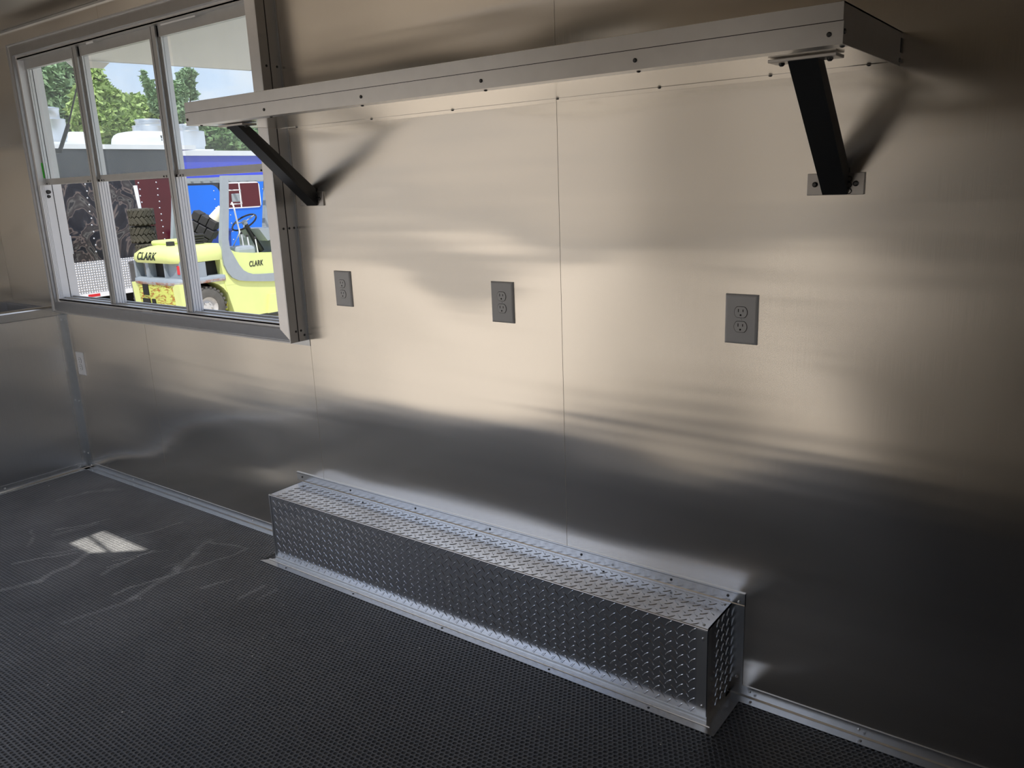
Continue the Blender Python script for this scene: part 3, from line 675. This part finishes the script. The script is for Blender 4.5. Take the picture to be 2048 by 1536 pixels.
# ---------------- forklift (rear towards the window, front away)
def rrect(x0, x1, y0, y1, z, r, rf=.03, n=6, dz=None):
    """plan ring, corners at the rear (y0) with radius r, front with rf"""
    pts = []
    for (cx, cy, a0, rr) in ((x1 - r, y0 + r, -90, r), (x1 - rf, y1 - rf, 0, rf), (x0 + rf, y1 - rf, 90, rf), (x0 + r, y0 + r, 180, r)):
        for i in range(n + 1):
            a = math.radians(a0 + 90 * i / n); pts.append(Vector((cx + rr * math.cos(a), cy + rr * math.sin(a), z)))
    return pts
fk = empty('forklift', (-10.93, 5.2, GZ), 'lime yellow forklift with rusty counterweight parked outside the window', 'forklift')
X0, X1, Y0 = -11.56, -10.30, 4.09
m = MB(); m.loft([rrect(X0 + .04, X1 - .01, Y0 + .05, 4.90, .575, .22), rrect(X0 + .02, X1, Y0 + .015, 4.92, .62, .23), rrect(X0 + .04, X1, Y0 + .025, 4.92, .70, .24), rrect(X0 + .11, X1 - .02, Y0 + .07, 4.92, .755, .26), rrect(X0 + .21, X1 - .06, Y0 + .14, 4.90, .79, .28), rrect(X0 + .30, X1 - .12, Y0 + .22, 4.88, .800, .26)]); m.build('hood', 'lime_paint', fk)
m = MB(); m.box(X0 + .14, -10.98, 4.42, 4.86, .785, .862, bev=.035); m.build('hood_hump', 'lime_paint', fk)
m = MB(); m.box(-10.84, -10.74, 4.32, 4.40, .79, .86, bev=.008); m.build('tail_lamp', 'black_rubber', fk)
# open grille band with posts
m = MB(); m.loft([rrect(X0 + .16, X1 - .14, Y0 + .17, 4.85, .36, .16), rrect(X0 + .16, X1 - .14, Y0 + .17, 4.85, .58, .16)], smooth=False); m.build('grille_core', 'void_dark', fk)
for x, w, dep in ((X0 + .10, .05, .12), (X0 + .40, .055, .10), (X0 + .46, .02, .16), (X0 + .87, .03, .12)):
    m = MB(); m.box(x, x + w, Y0 + .06, Y0 + .06 + dep, .36, .60); m.build('grille_post', 'grille_grey', fk)
m = MB(); m.box(X0 + .90, X1 - .05, Y0 + .11, Y0 + .15, .36, .60); m.build('grille_panel', 'grille_grey', fk)
m = MB(); m.box(X1 - .14, X1 - .08, Y0 + .10, Y0 + .13, .42, .545, bev=.01); m.build('reflector', 'red_lens', fk)
m = MB(); m.box(X1 - .05, X1 - .008, 4.42, 4.56, .36, .57); m.build('grille_post', 'grille_grey', fk)
m = MB(); m.loft([rrect(X0 + .01, X1 - .0, Y0 + .01, 4.86, .275, .24), rrect(X0 - .005, X1 + .01, Y0 - .005, 4.86, .30, .25), rrect(X0 - .005, X1 + .01, Y0 - .005, 4.86, .315, .25)]); m.build('ledge', 'rusted_ledge', fk)
m = MB(); m.loft([rrect(X0 - .004, X1 + .009, Y0 - .004, 4.86, .315, .25), rrect(X0, X1 + .005, Y0, 4.86, .352, .25), rrect(X0 + .04, X1 - .02, Y0 + .05, 4.86, .366, .24)]); m.build('ledge_top', 'grille_grey', fk)
# lower counterweight with a wheel arch cut away on each side
def cw_poly(rad=.36, cy=4.54, cz=-.086):
    p = [(Y0 + .03, .28), (Y0 + .05, -.22)]
    a0 = math.asin(max(-1, (-.22 - cz) / rad))
    ys = [(cy + rad * math.cos(t), cz + rad * math.sin(t)) for t in [math.pi - a0 + (0 - 0) + (a0 + a0 - math.pi) * k / 12 for k in range(13)]]
    return p, ys
prof = [(Y0 + .03, .29)] + [(Y0 + .06, -.24), (4.19, -.24)] + [(4.54 + .37 * math.cos(t), -.086 + .37 * math.sin(t)) for t in [math.pi * 1.12 - k * math.pi * 1.12 / 14 for k in range(13)]] + [(4.90, .05), (4.90, .29)]
m = MB(); m.prism(prof, X1 - .30, X1 - .02, 'x'); m.build('counterweight_side', 'lime_paint', fk)
m = MB(); m.prism(prof, X0 + .02, X0 + .28, 'x'); m.build('counterweight_side', 'lime_paint', fk)
m = MB(); m.loft([rrect(X0 + .08, X1 - .09, Y0 + .05, 4.9, -.26, .22), rrect(X0 + .04, X1 - .05, Y0 + .02, 4.9, .05, .23), rrect(X0 + .02, X1 - .03, Y0 + .015, 4.9, .29, .24)])
cwm = m.mesh('c')
bmc = bmesh.new(); bmc.from_mesh(cwm)
bmesh.ops.delete(bmc, geom=[f for f in bmc.faces if f.calc_center_median().y > 4.30 and f.calc_center_median().x > X1 - .12], context='FACES'); bmc.to_mesh(cwm); bmc.free()
link('counterweight', cwm, 'rusted_lime', fk)
for x0, x1, z0, z1 in ((-11.22, -11.08, .12, .275), (-11.26, -11.08, -.02, .07), (-11.02, -10.94, -.02, .07), (-11.26, -11.05, -.20, -.08)):
    m = MB(); m.box(x0, x1, Y0 + .005, Y0 + .06, z0, z1); m.build('counterweight_slot', 'void_dark', fk)
def wheel(xo, yc, zc, r, w, name='wheel', par=None):
    m = MB(); m.lathe([(r * .52, w * .5), (r * .60, w * .52), (r * .90, w * .46), (r, w * .34), (r, -w * .34), (r * .90, -w * .46), (r * .6, -w * .52), (r * .52, -w * .5)], (xo, yc, zc), 'x', 32)
    for k in range(26):
        a = 2 * math.pi * k / 26; c = Vector((xo, yc, zc)); M = Matrix.Translation(c) @ Matrix.Rotation(a, 4, 'X')
        m.box(w * .05, w * .47, -.016, .016, r * .93, r * 1.035, M); m.box(-w * .47, -w * .05, -.016 + .03, .016 + .03, r * .93, r * 1.035, M)
    t_ = m.build('tyre', 'tyre_rubber', par)
    m = MB(); m.lathe([(r * .53, w * .46), (r * .50, w * .40), (r * .36, w * .22), (r * .30, w * .30), (r * .16, w * .34), (.001, w * .34)], (xo, yc, zc), 'x', 28); rm = m.build('rim', 'rim_grey', par)
    for k in range(6):
        a = 2 * math.pi * k / 6; p = Vector((xo + w * .29, yc + r * .24 * math.cos(a), zc + r * .24 * math.sin(a)))
        m = MB(); m.cyl(p, p + Vector((.02, 0, 0)), .012, n=6); m.build('lug_nut', 'rim_grey', rm)
    m = MB(); m.lathe([(r * .53, -w * .46), (.001, -w * .40)], (xo, yc, zc), 'x', 28); m.build('rim_back', 'rim_grey', par)
wheel(X1 - .12, 4.54, GZ + .30, .29, .20, par=fk); wheel(X0 + .12, 4.54, GZ + .30, .29, .20, par=fk)
wheel(X1 - .13, 6.35, GZ + .36, .35, .24, par=fk); wheel(X0 + .13, 6.35, GZ + .36, .35, .24, par=fk)
m = MB(); m.box(X0 + .25, X1 - .25, 4.45, 4.65, GZ + .22, GZ + .38); m.build('axle', 'void_dark', fk)
# body side: panel under the operator, skirt below the guard sweep
body = [(4.80, .60), (4.86, .72), (4.98, .705), (5.06, .665), (5.14, .645), (5.62, .590), (6.05, .57), (6.05, .20), (4.84, .20)]
m = MB(); m.prism(body, X0 + .01, X0 + .40, 'x'); m.build('body_panel', 'lime_paint', fk)
m = MB(); m.prism(body, X1 - .40, X1 - .01, 'x'); m.build('body_panel', 'lime_paint', fk)
m = MB(); m.box(X0 + .40, X1 - .40, 4.85, 6.05, .10, .50); m.build('engine_bay', 'void_dark', fk)
sk_ = [(4.835, .22), (4.96, -.30), (6.02, -.30), (6.05, .22)]
m = MB(); m.prism(sk_, X1 - .20, X1 - .012, 'x'); m.build('side_skirt', 'lime_paint', fk)
m = MB(); m.prism(sk_, X0 + .012, X0 + .2, 'x'); m.build('side_skirt', 'lime_paint', fk)
m = MB(); m.prism([(5.50, -.30), (5.72, -.30), (5.72, -.02), (5.56, -.02)], X1 - .02, X1 + .03, 'x'); m.build('step', 'lime_paint', fk)
# overhead guard: one swept band each side, roof rails and bars
outer = [(4.99, 1.735), (4.93, 1.30), (4.845, .85), (4.832, .62), (4.842, .49), (4.885, .385), (4.95, .303), (5.05, .25), (5.17, .226), (5.40, .195), (5.62, .170), (6.05, .145)]
inner = [(5.085, 1.735), (5.03, 1.30), (4.96, .85), (4.965, .72), (5.03, .583), (5.085, .475), (5.147, .39), (5.22, .345), (5.31, .313), (5.45, .30), (5.62, .290), (6.05, .27)]
for x0, x1 in ((X1 - .05, X1 + .025), (X0 - .025, X0 + .05)):
    m = MB(); n = len(outer)
    vs = [Vector((x, *p)) for x in (x0, x1) for p in outer + inner]
    fs = []
    for i in range(n - 1):
        for b_ in (0, 2 * n): fs.append((b_ + i, b_ + i + 1, b_ + n + i + 1, b_ + n + i))
        fs.append((i, i + 1, 2 * n + i + 1, 2 * n + i)); fs.append((n + i, n + i + 1, 3 * n + i + 1, 3 * n + i))
    fs += [(0, n, 3 * n, 2 * n), (n - 1, 2 * n - 1, 4 * n - 1, 3 * n - 1)]
    m.add(vs, fs); m.build('guard_pillar', 'guard_grey', fk)
    m = MB(); m.box(x0 + .001, x1 - .001, 5.08, 6.75, 1.655, 1.734); m.build('guard_rail', 'guard_grey', fk)
    m = MB(); m.prism([(6.66, 1.70), (6.74, 1.70), (6.55, .55), (6.46, .55)], x0, x1, 'x'); m.build('guard_pillar', 'guard_grey', fk)
for k in range(10):
    y = 5.10 + k * .165
    m = MB(); m.box(X0 + .03, X1 - .03, y, y + .03, 1.68, 1.72); m.build('guard_bar', 'guard_grey', fk)
# steering wheel and column, dash, levers
sc_, ax_ = Vector((-10.76, 5.60, 1.05)), Vector((.05, -.55, .83)).normalized()
u_ = ax_.orthogonal().normalized(); w_ = ax_.cross(u_)
m = MB(); m.tube([sc_ + (u_ * math.cos(t) + w_ * math.sin(t)) * .20 for t in [2 * math.pi * k / 28 for k in range(28)]], .013, 8, True); st = m.build('steering_wheel', 'black_rubber', fk)
m = MB()
for t in (0.4, 2.5, 4.6): m.cyl(sc_, sc_ + (u_ * math.cos(t) + w_ * math.sin(t)) * .20, .010, n=8)
m.cyl(sc_ - ax_ * .03, sc_ + ax_ * .02, .04, n=14); m.build('spokes', 'guard_grey', st)
m = MB(); m.cyl(sc_ - ax_ * .02, sc_ + Vector((0, .25, -.45)), .035, .05, 12); m.build('steering_column', 'black_steel', fk)
m = MB(); m.prism([(5.66, .95), (5.98, .95), (5.98, .80), (5.80, .76)], -11.0, -10.50, 'x'); m.build('dash', 'guard_grey', fk)
m = MB(); m.box(X0 + .05, X1 - .05, 6.0, 6.10, .45, .90); m.build('cowl', 'guard_grey', fk)
m = MB(); m.box(X0 + .10, X1 - .10, 5.05, 6.0, .48, .56); m.build('floor_plate', 'grille_grey', fk)
for x, y, h in ((-10.62, 5.45, .34), (-10.55, 5.50, .30), (-10.50, 5.60, .26)):
    m = MB(); m.cyl((x, y, .55), (x + .02, y - .04, .55 + h), .010, n=8); lv = m.build('lever', 'white_paint', fk)
    m = MB(); m.lathe([(.001, -.02), (.018, -.01), (.02, 0), (.014, .018), (.001, .024)], (x + .02, y - .04, .56 + h), 'z', 10); m.build('lever_knob', 'black_rubber', lv)
m = MB(); m.box(-10.75, -10.40, 5.15, 5.50, .55, .72, bev=.05); m.build('tank', 'guard_grey', fk)
m = MB(); m.tube([(-10.62, 5.25, .70), (-10.55, 5.35, .92), (-10.58, 5.32, 1.30), (-10.60, 5.31, 1.36)], .012, 8); mr_ = m.build('mirror_arm', 'white_paint', fk)
m = MB(); m.tube([(-10.62, 5.30, 1.53), (-10.62, 5.50, 1.53), (-10.62, 5.50, 1.33), (-10.62, 5.30, 1.33)], .009, 8); m.build('mirror_bail', 'white_paint', mr_)
m = MB(); m.box(-10.64, -10.60, 5.34, 5.47, 1.36, 1.48, bev=.012); m.build('mirror', 'guard_grey', mr_)
# CLARK lettering
def lettering(txt, size, M, parent, name='lettering'):
    cu = bpy.data.curves.new('txt', 'FONT'); cu.body = txt; cu.size = size; cu.extrude = .003; cu.offset = size * .018; cu.shear = .18; cu.space_character = 1.08
    to = bpy.data.objects.new('txt', cu); COL.objects.link(to)
    bpy.context.view_layer.update()
    me = bpy.data.meshes.new_from_object(to.evaluated_get(bpy.context.evaluated_depsgraph_get()))
    bpy.data.objects.remove(to); bpy.data.curves.remove(cu)
    me.transform(M); me.materials.clear()
    return link(name, me, 'lettering_black', parent)
lettering('CLARK', .155, Matrix.Translation((-11.27, Y0 + .004, .622)) @ Matrix.Rotation(math.radians(90 - 17), 4, 'X') @ Matrix.Diagonal((.94, 1, 1, 1)), fk)
lettering('CLARK', .112, Matrix.Translation((X1 - .008, 5.275, .425)) @ Matrix.Rotation(math.radians(90), 4, 'Z') @ Matrix.Rotation(math.radians(90), 4, 'X') @ Matrix.Diagonal((.66, 1, 1, 1)), fk)

# torn seat blocks with a cone, lying on the hood
rb = empty('rubber_block_bundle', (-10.95, 4.78, .86), 'leaning bundle of black rubber blocks topped by a white cone, on the forklift hood', 'bundle')
Mb = Matrix.Translation((-11.00, 5.05, 1.00)) @ Matrix.Rotation(math.radians(40), 4, 'Z') @ Matrix.Rotation(math.radians(32), 4, 'Y')
q = 0
for i in range(3):
    for j in range(3):
        z0 = -.22 + .14 * j; x0 = -.20 + .125 * i + (.03 if j % 2 else 0); q += 1
        m = MB(); m.box(x0, x0 + .118, -.13 - .012 * (q % 3), .13, z0, z0 + .132, Mb, bev=.012); m.build('rubber_block', 'black_rubber', rb)
ca, cb = Mb @ Vector((.08, 0, .20)), Mb @ Vector((.10, 0, .40))
m = MB(); m.cyl(ca, cb, .085, .05, 18); m.build('white_cone', 'ivory_plastic', rb)
m = MB(); m.cyl(cb, Mb @ Vector((.13, 0, .56)), .012, n=8); m.build('cone_rod', 'white_paint', rb)
m = MB(); m.tube([Mb @ Vector(p) for p in ((-.26, 0, -.2), (-.33, 0, -.02), (-.30, 0, .10))], [.045, .045, .03], 10); m.build('hose_end', 'black_rubber', rb)
pd = empty('rubber_pad_stack', (-10.85, 4.55, .86), 'low stack of black rubber pads beside the cone bundle on the hood', 'pads')
for k in range(4):
    m = MB(); m.box(-10.94 + .01 * k, -10.63 + .008 * k, 4.60, 4.80, .802 + .036 * k, .802 + .036 * k + .033, bev=.01); m.build('pad', 'black_rubber', pd)
# muddy knobbly tyres piled on a drum behind the forklift
dx_, dy_ = -12.37, 4.88
dr = empty('oil_drum', (dx_, dy_, GZ), 'dark steel drum under the muddy tyre pile behind the forklift', 'drum')
m = MB(); m.lathe([(.001, 0), (.28, 0), (.29, .02), (.28, .04), (.28, .28), (.29, .30), (.28, .32), (.28, .56), (.29, .58), (.28, .60), (.28, .84), (.29, .86), (.28, .88), (.001, .88)], (dx_, dy_, GZ), 'z', 28); m.build('drum_shell', 'drum_grey', dr)
m = MB(); m.cyl((dx_ + .15, dy_, GZ + .88), (dx_ + .15, dy_, GZ + .882), .03, n=12); m.build('bung', 'drum_grey', dr)
names = ['lowest muddy black tyre of the pile behind the forklift', 'middle muddy black tyre of the pile behind the forklift', 'topmost muddy black tyre of the pile, a white pipe standing in it']
zz = GZ + .884
for k in range(3):
    ty = empty('small_tyre', (dx_, dy_, zz), names[k], 'tyre', 'muddy tyres piled on the drum')
    ox, oy = ((.04, .02), (-.03, .01), (0, 0))[k]; h = .27
    m = MB(); m.lathe([(.08, .01), (.10, 0), (.150, .01), (.165, .05), (.165, h - .05), (.150, h - .01), (.10, h), (.08, h - .01), (.08, .01)], (dx_ + ox, dy_ + oy, zz), 'z', 28); m.build('carcass', 'mud_rubber', ty)
    m = MB()
    for i in range(16):
        a = 2 * math.pi * i / 16
        for s_, zo in ((1, .02), (-1, .14)):
            M = Matrix.Translation((dx_ + ox, dy_ + oy, zz + zo)) @ Matrix.Rotation(a + (0 if s_ > 0 else .2), 4, 'Z') @ Matrix.Translation((.16, 0, .055)) @ Matrix.Rotation(.6 * s_, 4, 'X')
            m.box(-.01, .03, -.028, .028, -.065, .065, M, bev=.006)
    m.build('tread_lugs', 'mud_rubber', ty)
    zz += h
pp = empty('white_pipe', (dx_ + .02, dy_, zz - .25), 'short white pipe standing in the topmost muddy tyre', 'pipe')
m = MB(); m.cyl((dx_ + .02, dy_, zz - .25), (dx_ - .03, dy_ - .01, zz + .33), .022, .03, 14); m.cyl((dx_ - .03, dy_ - .01, zz + .33), (dx_ - .031, dy_ - .01, zz + .345), .032, n=14); m.build('pipe_body', 'white_paint', pp)

# ---------------- dark printed trailer
TX = -13.8
bt = empty('dark_trailer', (TX - 1.2, 4.2, GZ), 'dark swirl printed trailer with a maroon end and bright tread plate skirt', 'trailer')
m = MB(); m.box(TX - 2.4, TX, 1.5, 5.66, .47, 2.28); m.build('printed_side', 'swirl_print', bt)
m = MB(); m.box(TX - 2.4, TX, 5.66, 6.42, -.02, 2.28); m.build('maroon_end', 'maroon_gloss', bt)
m = MB(); m.box(TX - .02, TX + .012, 1.5, 6.42, 1.80, 2.27); m.build('upper_band', 'charcoal_gloss', bt)
m = MB(); m.box(TX - 2.42, TX + .03, 1.48, 6.9, 2.28, 2.355); m.build('roof_cap', 'white_paint', bt)
m = MB(); m.box(TX - 2.3, TX + .015, 1.5, 5.66, -.06, .47); m.build('tread_skirt', 'skirt_tread', bt)
m = MB(); m.box(TX - 2.3, TX + .02, 1.5, 5.66, -.13, -.055); rb_ = m.build('rub_rail', 'white_paint', bt)
for k in range(9):
    y = 3.7 + k * .42
    m = MB(); m.box(TX + .02, TX + .024, y, y + .20, -.115, -.07); m.build('red_reflector', 'red_lens', rb_)
for y in (4.25, 4.8, 5.72, 6.05, 6.36):
    for k in range(11):
        z = .62 + k * .11
        m = MB(); m.lathe([(.014, 0), (.011, .005), (.001, .007)], (TX, y + (.012 if k % 2 else 0), z), 'x', 8); m.build('rivet', 'hood_galv', bt)
m = MB(); m.cyl((TX + .04, 4.30, .50), (TX + .04, 4.30, 1.33), .018, n=10); m.box(TX, TX + .07, 4.22, 4.34, 1.22, 1.28); dbar = m.build('door_bar', 'white_paint', bt)
m = MB(); m.box(TX + .02, TX + .07, 4.32, 4.40, .62, .92, bev=.01); m.build('bar_handle', 'hood_galv', dbar)
for y in (4.6, 5.35):
    m = MB(); m.lathe([(.16, .1), (.30, .11), (.33, .06), (.33, -.06), (.30, -.11), (.16, -.1)], (TX - .25, y - 1.1, GZ + .33), 'x', 24); m.build('road_tyre', 'black_rubber', bt)
m = MB(); m.box(TX - 1.9, TX - 1.7, 1.6, 6.3, GZ, -.13); m.box(TX - .7, TX - .5, 1.6, 6.3, GZ, -.13); m.build('chassis_rail', 'void_dark', bt)
# ---------------- blue trailer
BX = -15.2
bt2 = empty('blue_trailer', (BX - 1.2, 9.5, GZ), 'bright blue trailer with a maroon curtained window behind the forklift', 'trailer')
m = MB(); m.box(BX - 2.4, BX - .03, 7.0, 12.5, -.1, 2.24); m.build('body', 'charcoal_gloss', bt2)
m = MB(); m.box(BX - .03, BX, 7.38, 12.5, 1.74, 2.24); m.build('upper_panel', 'violet_blue', bt2)
def rpoly(y0, y1, z0, z1, r, corners):
    p = []
    for k, (cy, cz, a0) in enumerate(((y1 - r, z1 - r, 0), (y0 + r, z1 - r, 90), (y0 + r, z0 + r, 180), (y1 - r, z0 + r, 270))):
        if k in corners: p += [(cy + r * math.cos(math.radians(a0 + 15 * i)), cz + r * math.sin(math.radians(a0 + 15 * i))) for i in range(7)]
        else: p.append(((y1, z1), (y0, z1), (y0, z0), (y1, z0))[k])
    return p
m = MB(); m.prism(rpoly(7.38, 8.26, -.1, 1.66, .2, (0,)), BX - .03, BX, 'x'); m.build('door_panel', 'blue_gloss', bt2)
m = MB(); m.prism(rpoly(8.33, 9.42, -.1, 1.72, .05, ()), BX - .03, BX, 'x'); m.build('side_panel', 'blue_gloss', bt2)
m = MB(); m.box(BX - .03, BX, 9.50, 12.5, -.1, 1.72); m.build('side_panel', 'blue_gloss', bt2)
m = MB(); m.prism(rpoly(8.27, 9.24, 1.16, 1.70, .08, (0, 1, 2, 3)), BX, BX + .02, 'x'); wf = m.build('window_frame', 'white_paint', bt2)
for y0, y1 in ((8.295, 8.71), (8.745, 9.215)):
    m = MB(); m.box(BX + .018, BX + .024, y0, y1, 1.185, 1.675); m.build('curtain_pane', 'maroon_curtain', wf)
m = MB(); m.box(BX - 2.42, BX + .05, 6.95, 12.6, 2.24, 2.34); m.build('roof_cap', 'white_paint', bt2)
for y in (7.5, 8.12, 8.45, 9.34):
    for k in range(8):
        m = MB(); m.lathe([(.013, 0), (.010, .005), (.001, .007)], (BX, y, .35 + .16 * k if y < 9.3 and y > 8.4 and k > 4 else .35 + .17 * k), 'x', 8)
        if not (y == 8.45 and .35 + .17 * k > 1.1): m.build('rivet', 'hood_galv', bt2)
m = MB(); m.box(BX - 1.9, BX - 1.7, 7.2, 12.3, GZ, -.1); m.box(BX - .7, BX - .5, 7.2, 12.3, GZ, -.1); m.build('chassis_rail', 'void_dark', bt2)
# blue wheelie bin
bn = empty('wheelie_bin', (-13.45, 6.75, GZ), 'dark blue wheelie bin standing between the two trailers', 'bin')
m = MB(); m.loft([[Vector((-13.45 + sx * a, 6.75 + sy * a, GZ + z)) for sx, sy in ((-1, -1), (1, -1), (1, 1), (-1, 1))] for a, z in ((.20, .05), (.27, 1.18))], smooth=False); m.build('bin_body', 'bin_blue', bn)
m = MB(); m.box(-13.75, -13.15, 6.45, 7.05, GZ + 1.18, GZ + 1.24, bev=.02); m.build('bin_lid', 'bin_blue', bn)
for y in (6.55, 6.95):
    m = MB(); m.cyl((-13.70, y, GZ + .09), (-13.64, y, GZ + .09), .09, n=16); m.build('bin_wheel', 'black_rubber', bn)

# ---------------- roof hoods and air conditioners
def hood(x, y, z, r0, h0, r1, h1, label):
    o = empty('exhaust_hood', (x, y, z), label, 'vent', 'exhaust hoods on the trailer roofs')
    m = MB(); m.box(x - r0 * 1.05, x + r0 * 1.05, y - r0 * 1.05, y + r0 * 1.05, z, z + .05); m.build('curb', 'white_paint', o)
    m = MB(); m.lathe([(r0 * .92, .05), (r0 * .92, .11), (r0, .13), (r0, .05 + h0), (r0 * 1.03, .06 + h0), (r0 * .98, .07 + h0), (r1, .075 + h0)], (x, y, z), 'z', 32); m.build('wind_band', 'hood_galv', o)
    m = MB(); b = .075 + h0; m.lathe([(r1, b), (r1, b + h1 - .03), (r1 * 1.05, b + h1 - .025), (r1 * 1.05, b + h1), (r1 * .8, b + h1 + .01), (.001, b + h1 + .015)], (x, y, z), 'z', 32); m.build('motor_cap', 'hood_galv', o)
hood(-14.35, 4.62, 2.355, .265, .35, .195, .17, 'tall round exhaust hood at the left, on the dark trailer roof')
hood(-14.75, 6.62, 2.355, .29, .33, .225, .10, 'round exhaust hood rising behind the white air conditioner')
hood(-15.9, 8.15, 2.34, .32, .35, .22, .13, 'round exhaust hood on the blue trailer roof, behind the shelf corner')
def aircon(x, y, z, lx, ly, h, label):
    o = empty('roof_air_conditioner', (x, y, z), label, 'air conditioner', 'roof air conditioners')
    rings = []
    for k, zz_ in ((1, 0), (1.0, .25), (.97, .55), (.90, .78), (.78, .93), (.6, 1.0)):
        rings.append([Vector((x + lx * k * sx * .5 if False else x, y, z)) for sx in ()] or rrect(x - lx / 2 * k, x + lx / 2 * k, y - ly / 2 * k, y + ly / 2 * k, z + h * zz_, min(lx, ly) * .18 * k, min(lx, ly) * .18 * k))
    m = MB(); m.loft(rings); sh_ = m.build('shroud', 'white_paint', o)
    for i in range(9):
        for j in range(2):
            yy = y + ly * (.08 + .042 * i)
            m = MB(); m.box(x + lx * .462, x + lx * .497, yy, yy + ly * .016, z + h * (.22 + .28 * j), z + h * (.42 + .26 * j)); m.build('louvre', 'slot_dark', sh_)
aircon(-14.25, 6.23, 2.355, .75, 1.00, .25, 'white domed air conditioner on the dark trailer roof, in the middle pane')
aircon(-15.0, 5.40, 2.355, .60, .60, .27, 'small white air conditioner with louvres beside the tall hood')

# ---------------- trees
def tree(name, base, H, blobs, leaf, nleaf, label, lsize=.16, trunk=.12, seed=1):
    r = random.Random(seed)
    o = empty(name, base, label, 'tree', 'trees beyond the trailers')
    B = Vector(base); m = MB()
    top = Vector(blobs[0][:3])
    m.tube([B, B + Vector((.1, 0, H * .3)), (B + top) / 2 + Vector((0, .1, 0)), top], [trunk, trunk * .8, trunk * .55, trunk * .2], 8)
    for b in blobs[1:]:
        c = Vector(b[:3]); s0 = B + (top - B) * min(.7, max(.25, (c.z - B.z) / max(.1, (top.z - B.z)) * .6))
        m.tube([s0, (s0 + c) / 2 + Vector((0, 0, .1)), c], [trunk * .45, trunk * .3, trunk * .1], 6)
    m.build('trunk', 'bark', o)
    vol = [b[3] * b[4] * b[5] for b in blobs]; V_, F_ = [], []
    for _ in range(nleaf):
        b = r.choices(blobs, vol)[0]
        while True:
            d = Vector((r.uniform(-1, 1), r.uniform(-1, 1), r.uniform(-1, 1)))
            if .15 < d.length < 1: break
        d = d.normalized() * d.length ** .45
        # ragged edge
        d *= 1 + .22 * math.sin(7 * d.x + 3 * b[0]) * math.sin(6 * d.z + b[2]) + r.uniform(-.08, .12)
        c = Vector((b[0] + d.x * b[3], b[1] + d.y * b[4], b[2] + d.z * b[5]))
        u = Vector((r.gauss(0, 1), r.gauss(0, 1), r.gauss(0, .7))).normalized(); w = u.orthogonal().normalized()
        w = Matrix.Rotation(r.uniform(0, 6.28), 3, u) @ w
        s = lsize * r.uniform(.6, 1.3); k = len(V_)
        V_ += [c - u * s, c + w * s * .45, c + u * s, c - w * s * .45]; F_.append((k, k + 1, k + 2, k + 3))
    me = bpy.data.meshes.new('foliage'); me.from_pydata([tuple(v) for v in V_], [], F_); me.update()
    link('foliage', me, leaf, o, kind='stuff')
def at(u, v, X):
    d = Matrix(ROT).transposed() @ Vector(((u - 1024) / 1618.79, (v - 768) / 1618.79, 1.0))
    return CAM + d * ((X - CAM.x) / d.x)
def blob(u, v, X, ru, rv, rx=None):
    c = at(u, v, X); k = abs((at(u + 10, v, X) - c).y) / 10; kz = abs((at(u, v + 10, X) - c).z) / 10
    return (c.x, c.y, c.z, rx or ru * k, ru * k, rv * kz)
def ground_at(u, X): c = at(u, 400, X); return (c.x, c.y, GZ)
tree('bushy_tree', ground_at(120, -22), 5, [blob(125, 200, -22, 55, 75), blob(90, 160, -22, 22, 42), blob(85, 240, -22, 40, 50), blob(160, 220, -22, 45, 65), blob(140, 150, -22, 24, 32), blob(40, 210, -22, 50, 80)], 'leaf_blue', 20000, 'tall bushy green tree at the left, behind the tall exhaust hood', .12, .2, 11)
tree('bushy_tree', ground_at(205, -20), 4, [blob(205, 235, -20, 50, 60), blob(196, 170, -20, 16, 40), blob(235, 235, -20, 38, 48), blob(260, 262, -20, 35, 35), blob(180, 215, -20, 26, 45)], 'leaf_light', 15000, 'sunlit bushy tree seen through the middle pane', .11, .18, 12)
tree('bushy_tree', ground_at(280, -26), 4, [blob(275, 232, -26, 32, 38), blob(305, 245, -26, 32, 40), blob(335, 235, -26, 28, 36), blob(255, 215, -26, 16, 22), blob(330, 262, -26, 40, 26)], 'leaf_light', 13000, 'yellow green tree beyond the round hoods', .13, .2, 13)
tree('slender_tree', ground_at(330, -24), 6, [blob(345, 200, -24, 13, 30), blob(372, 165, -24, 13, 24), blob(358, 185, -24, 14, 22), blob(300, 180, -24, 8, 20), blob(288, 155, -24, 5, 14), blob(312, 205, -24, 12, 22), blob(380, 148, -24, 9, 10), blob(350, 225, -24, 20, 22), blob(385, 190, -24, 8, 8)], 'leaf_blue', 4200, 'thin tree with forked upright branches against the sky', .12, .12, 14)
tree('low_tree', ground_at(460, -27), 3, [blob(450, 285, -27, 45, 30), blob(420, 270, -27, 25, 22), blob(495, 290, -27, 45, 28), blob(540, 285, -27, 40, 32)], 'leaf_dark', 11000, 'low dark green trees right of the hood on the blue trailer', .14, .18, 15)
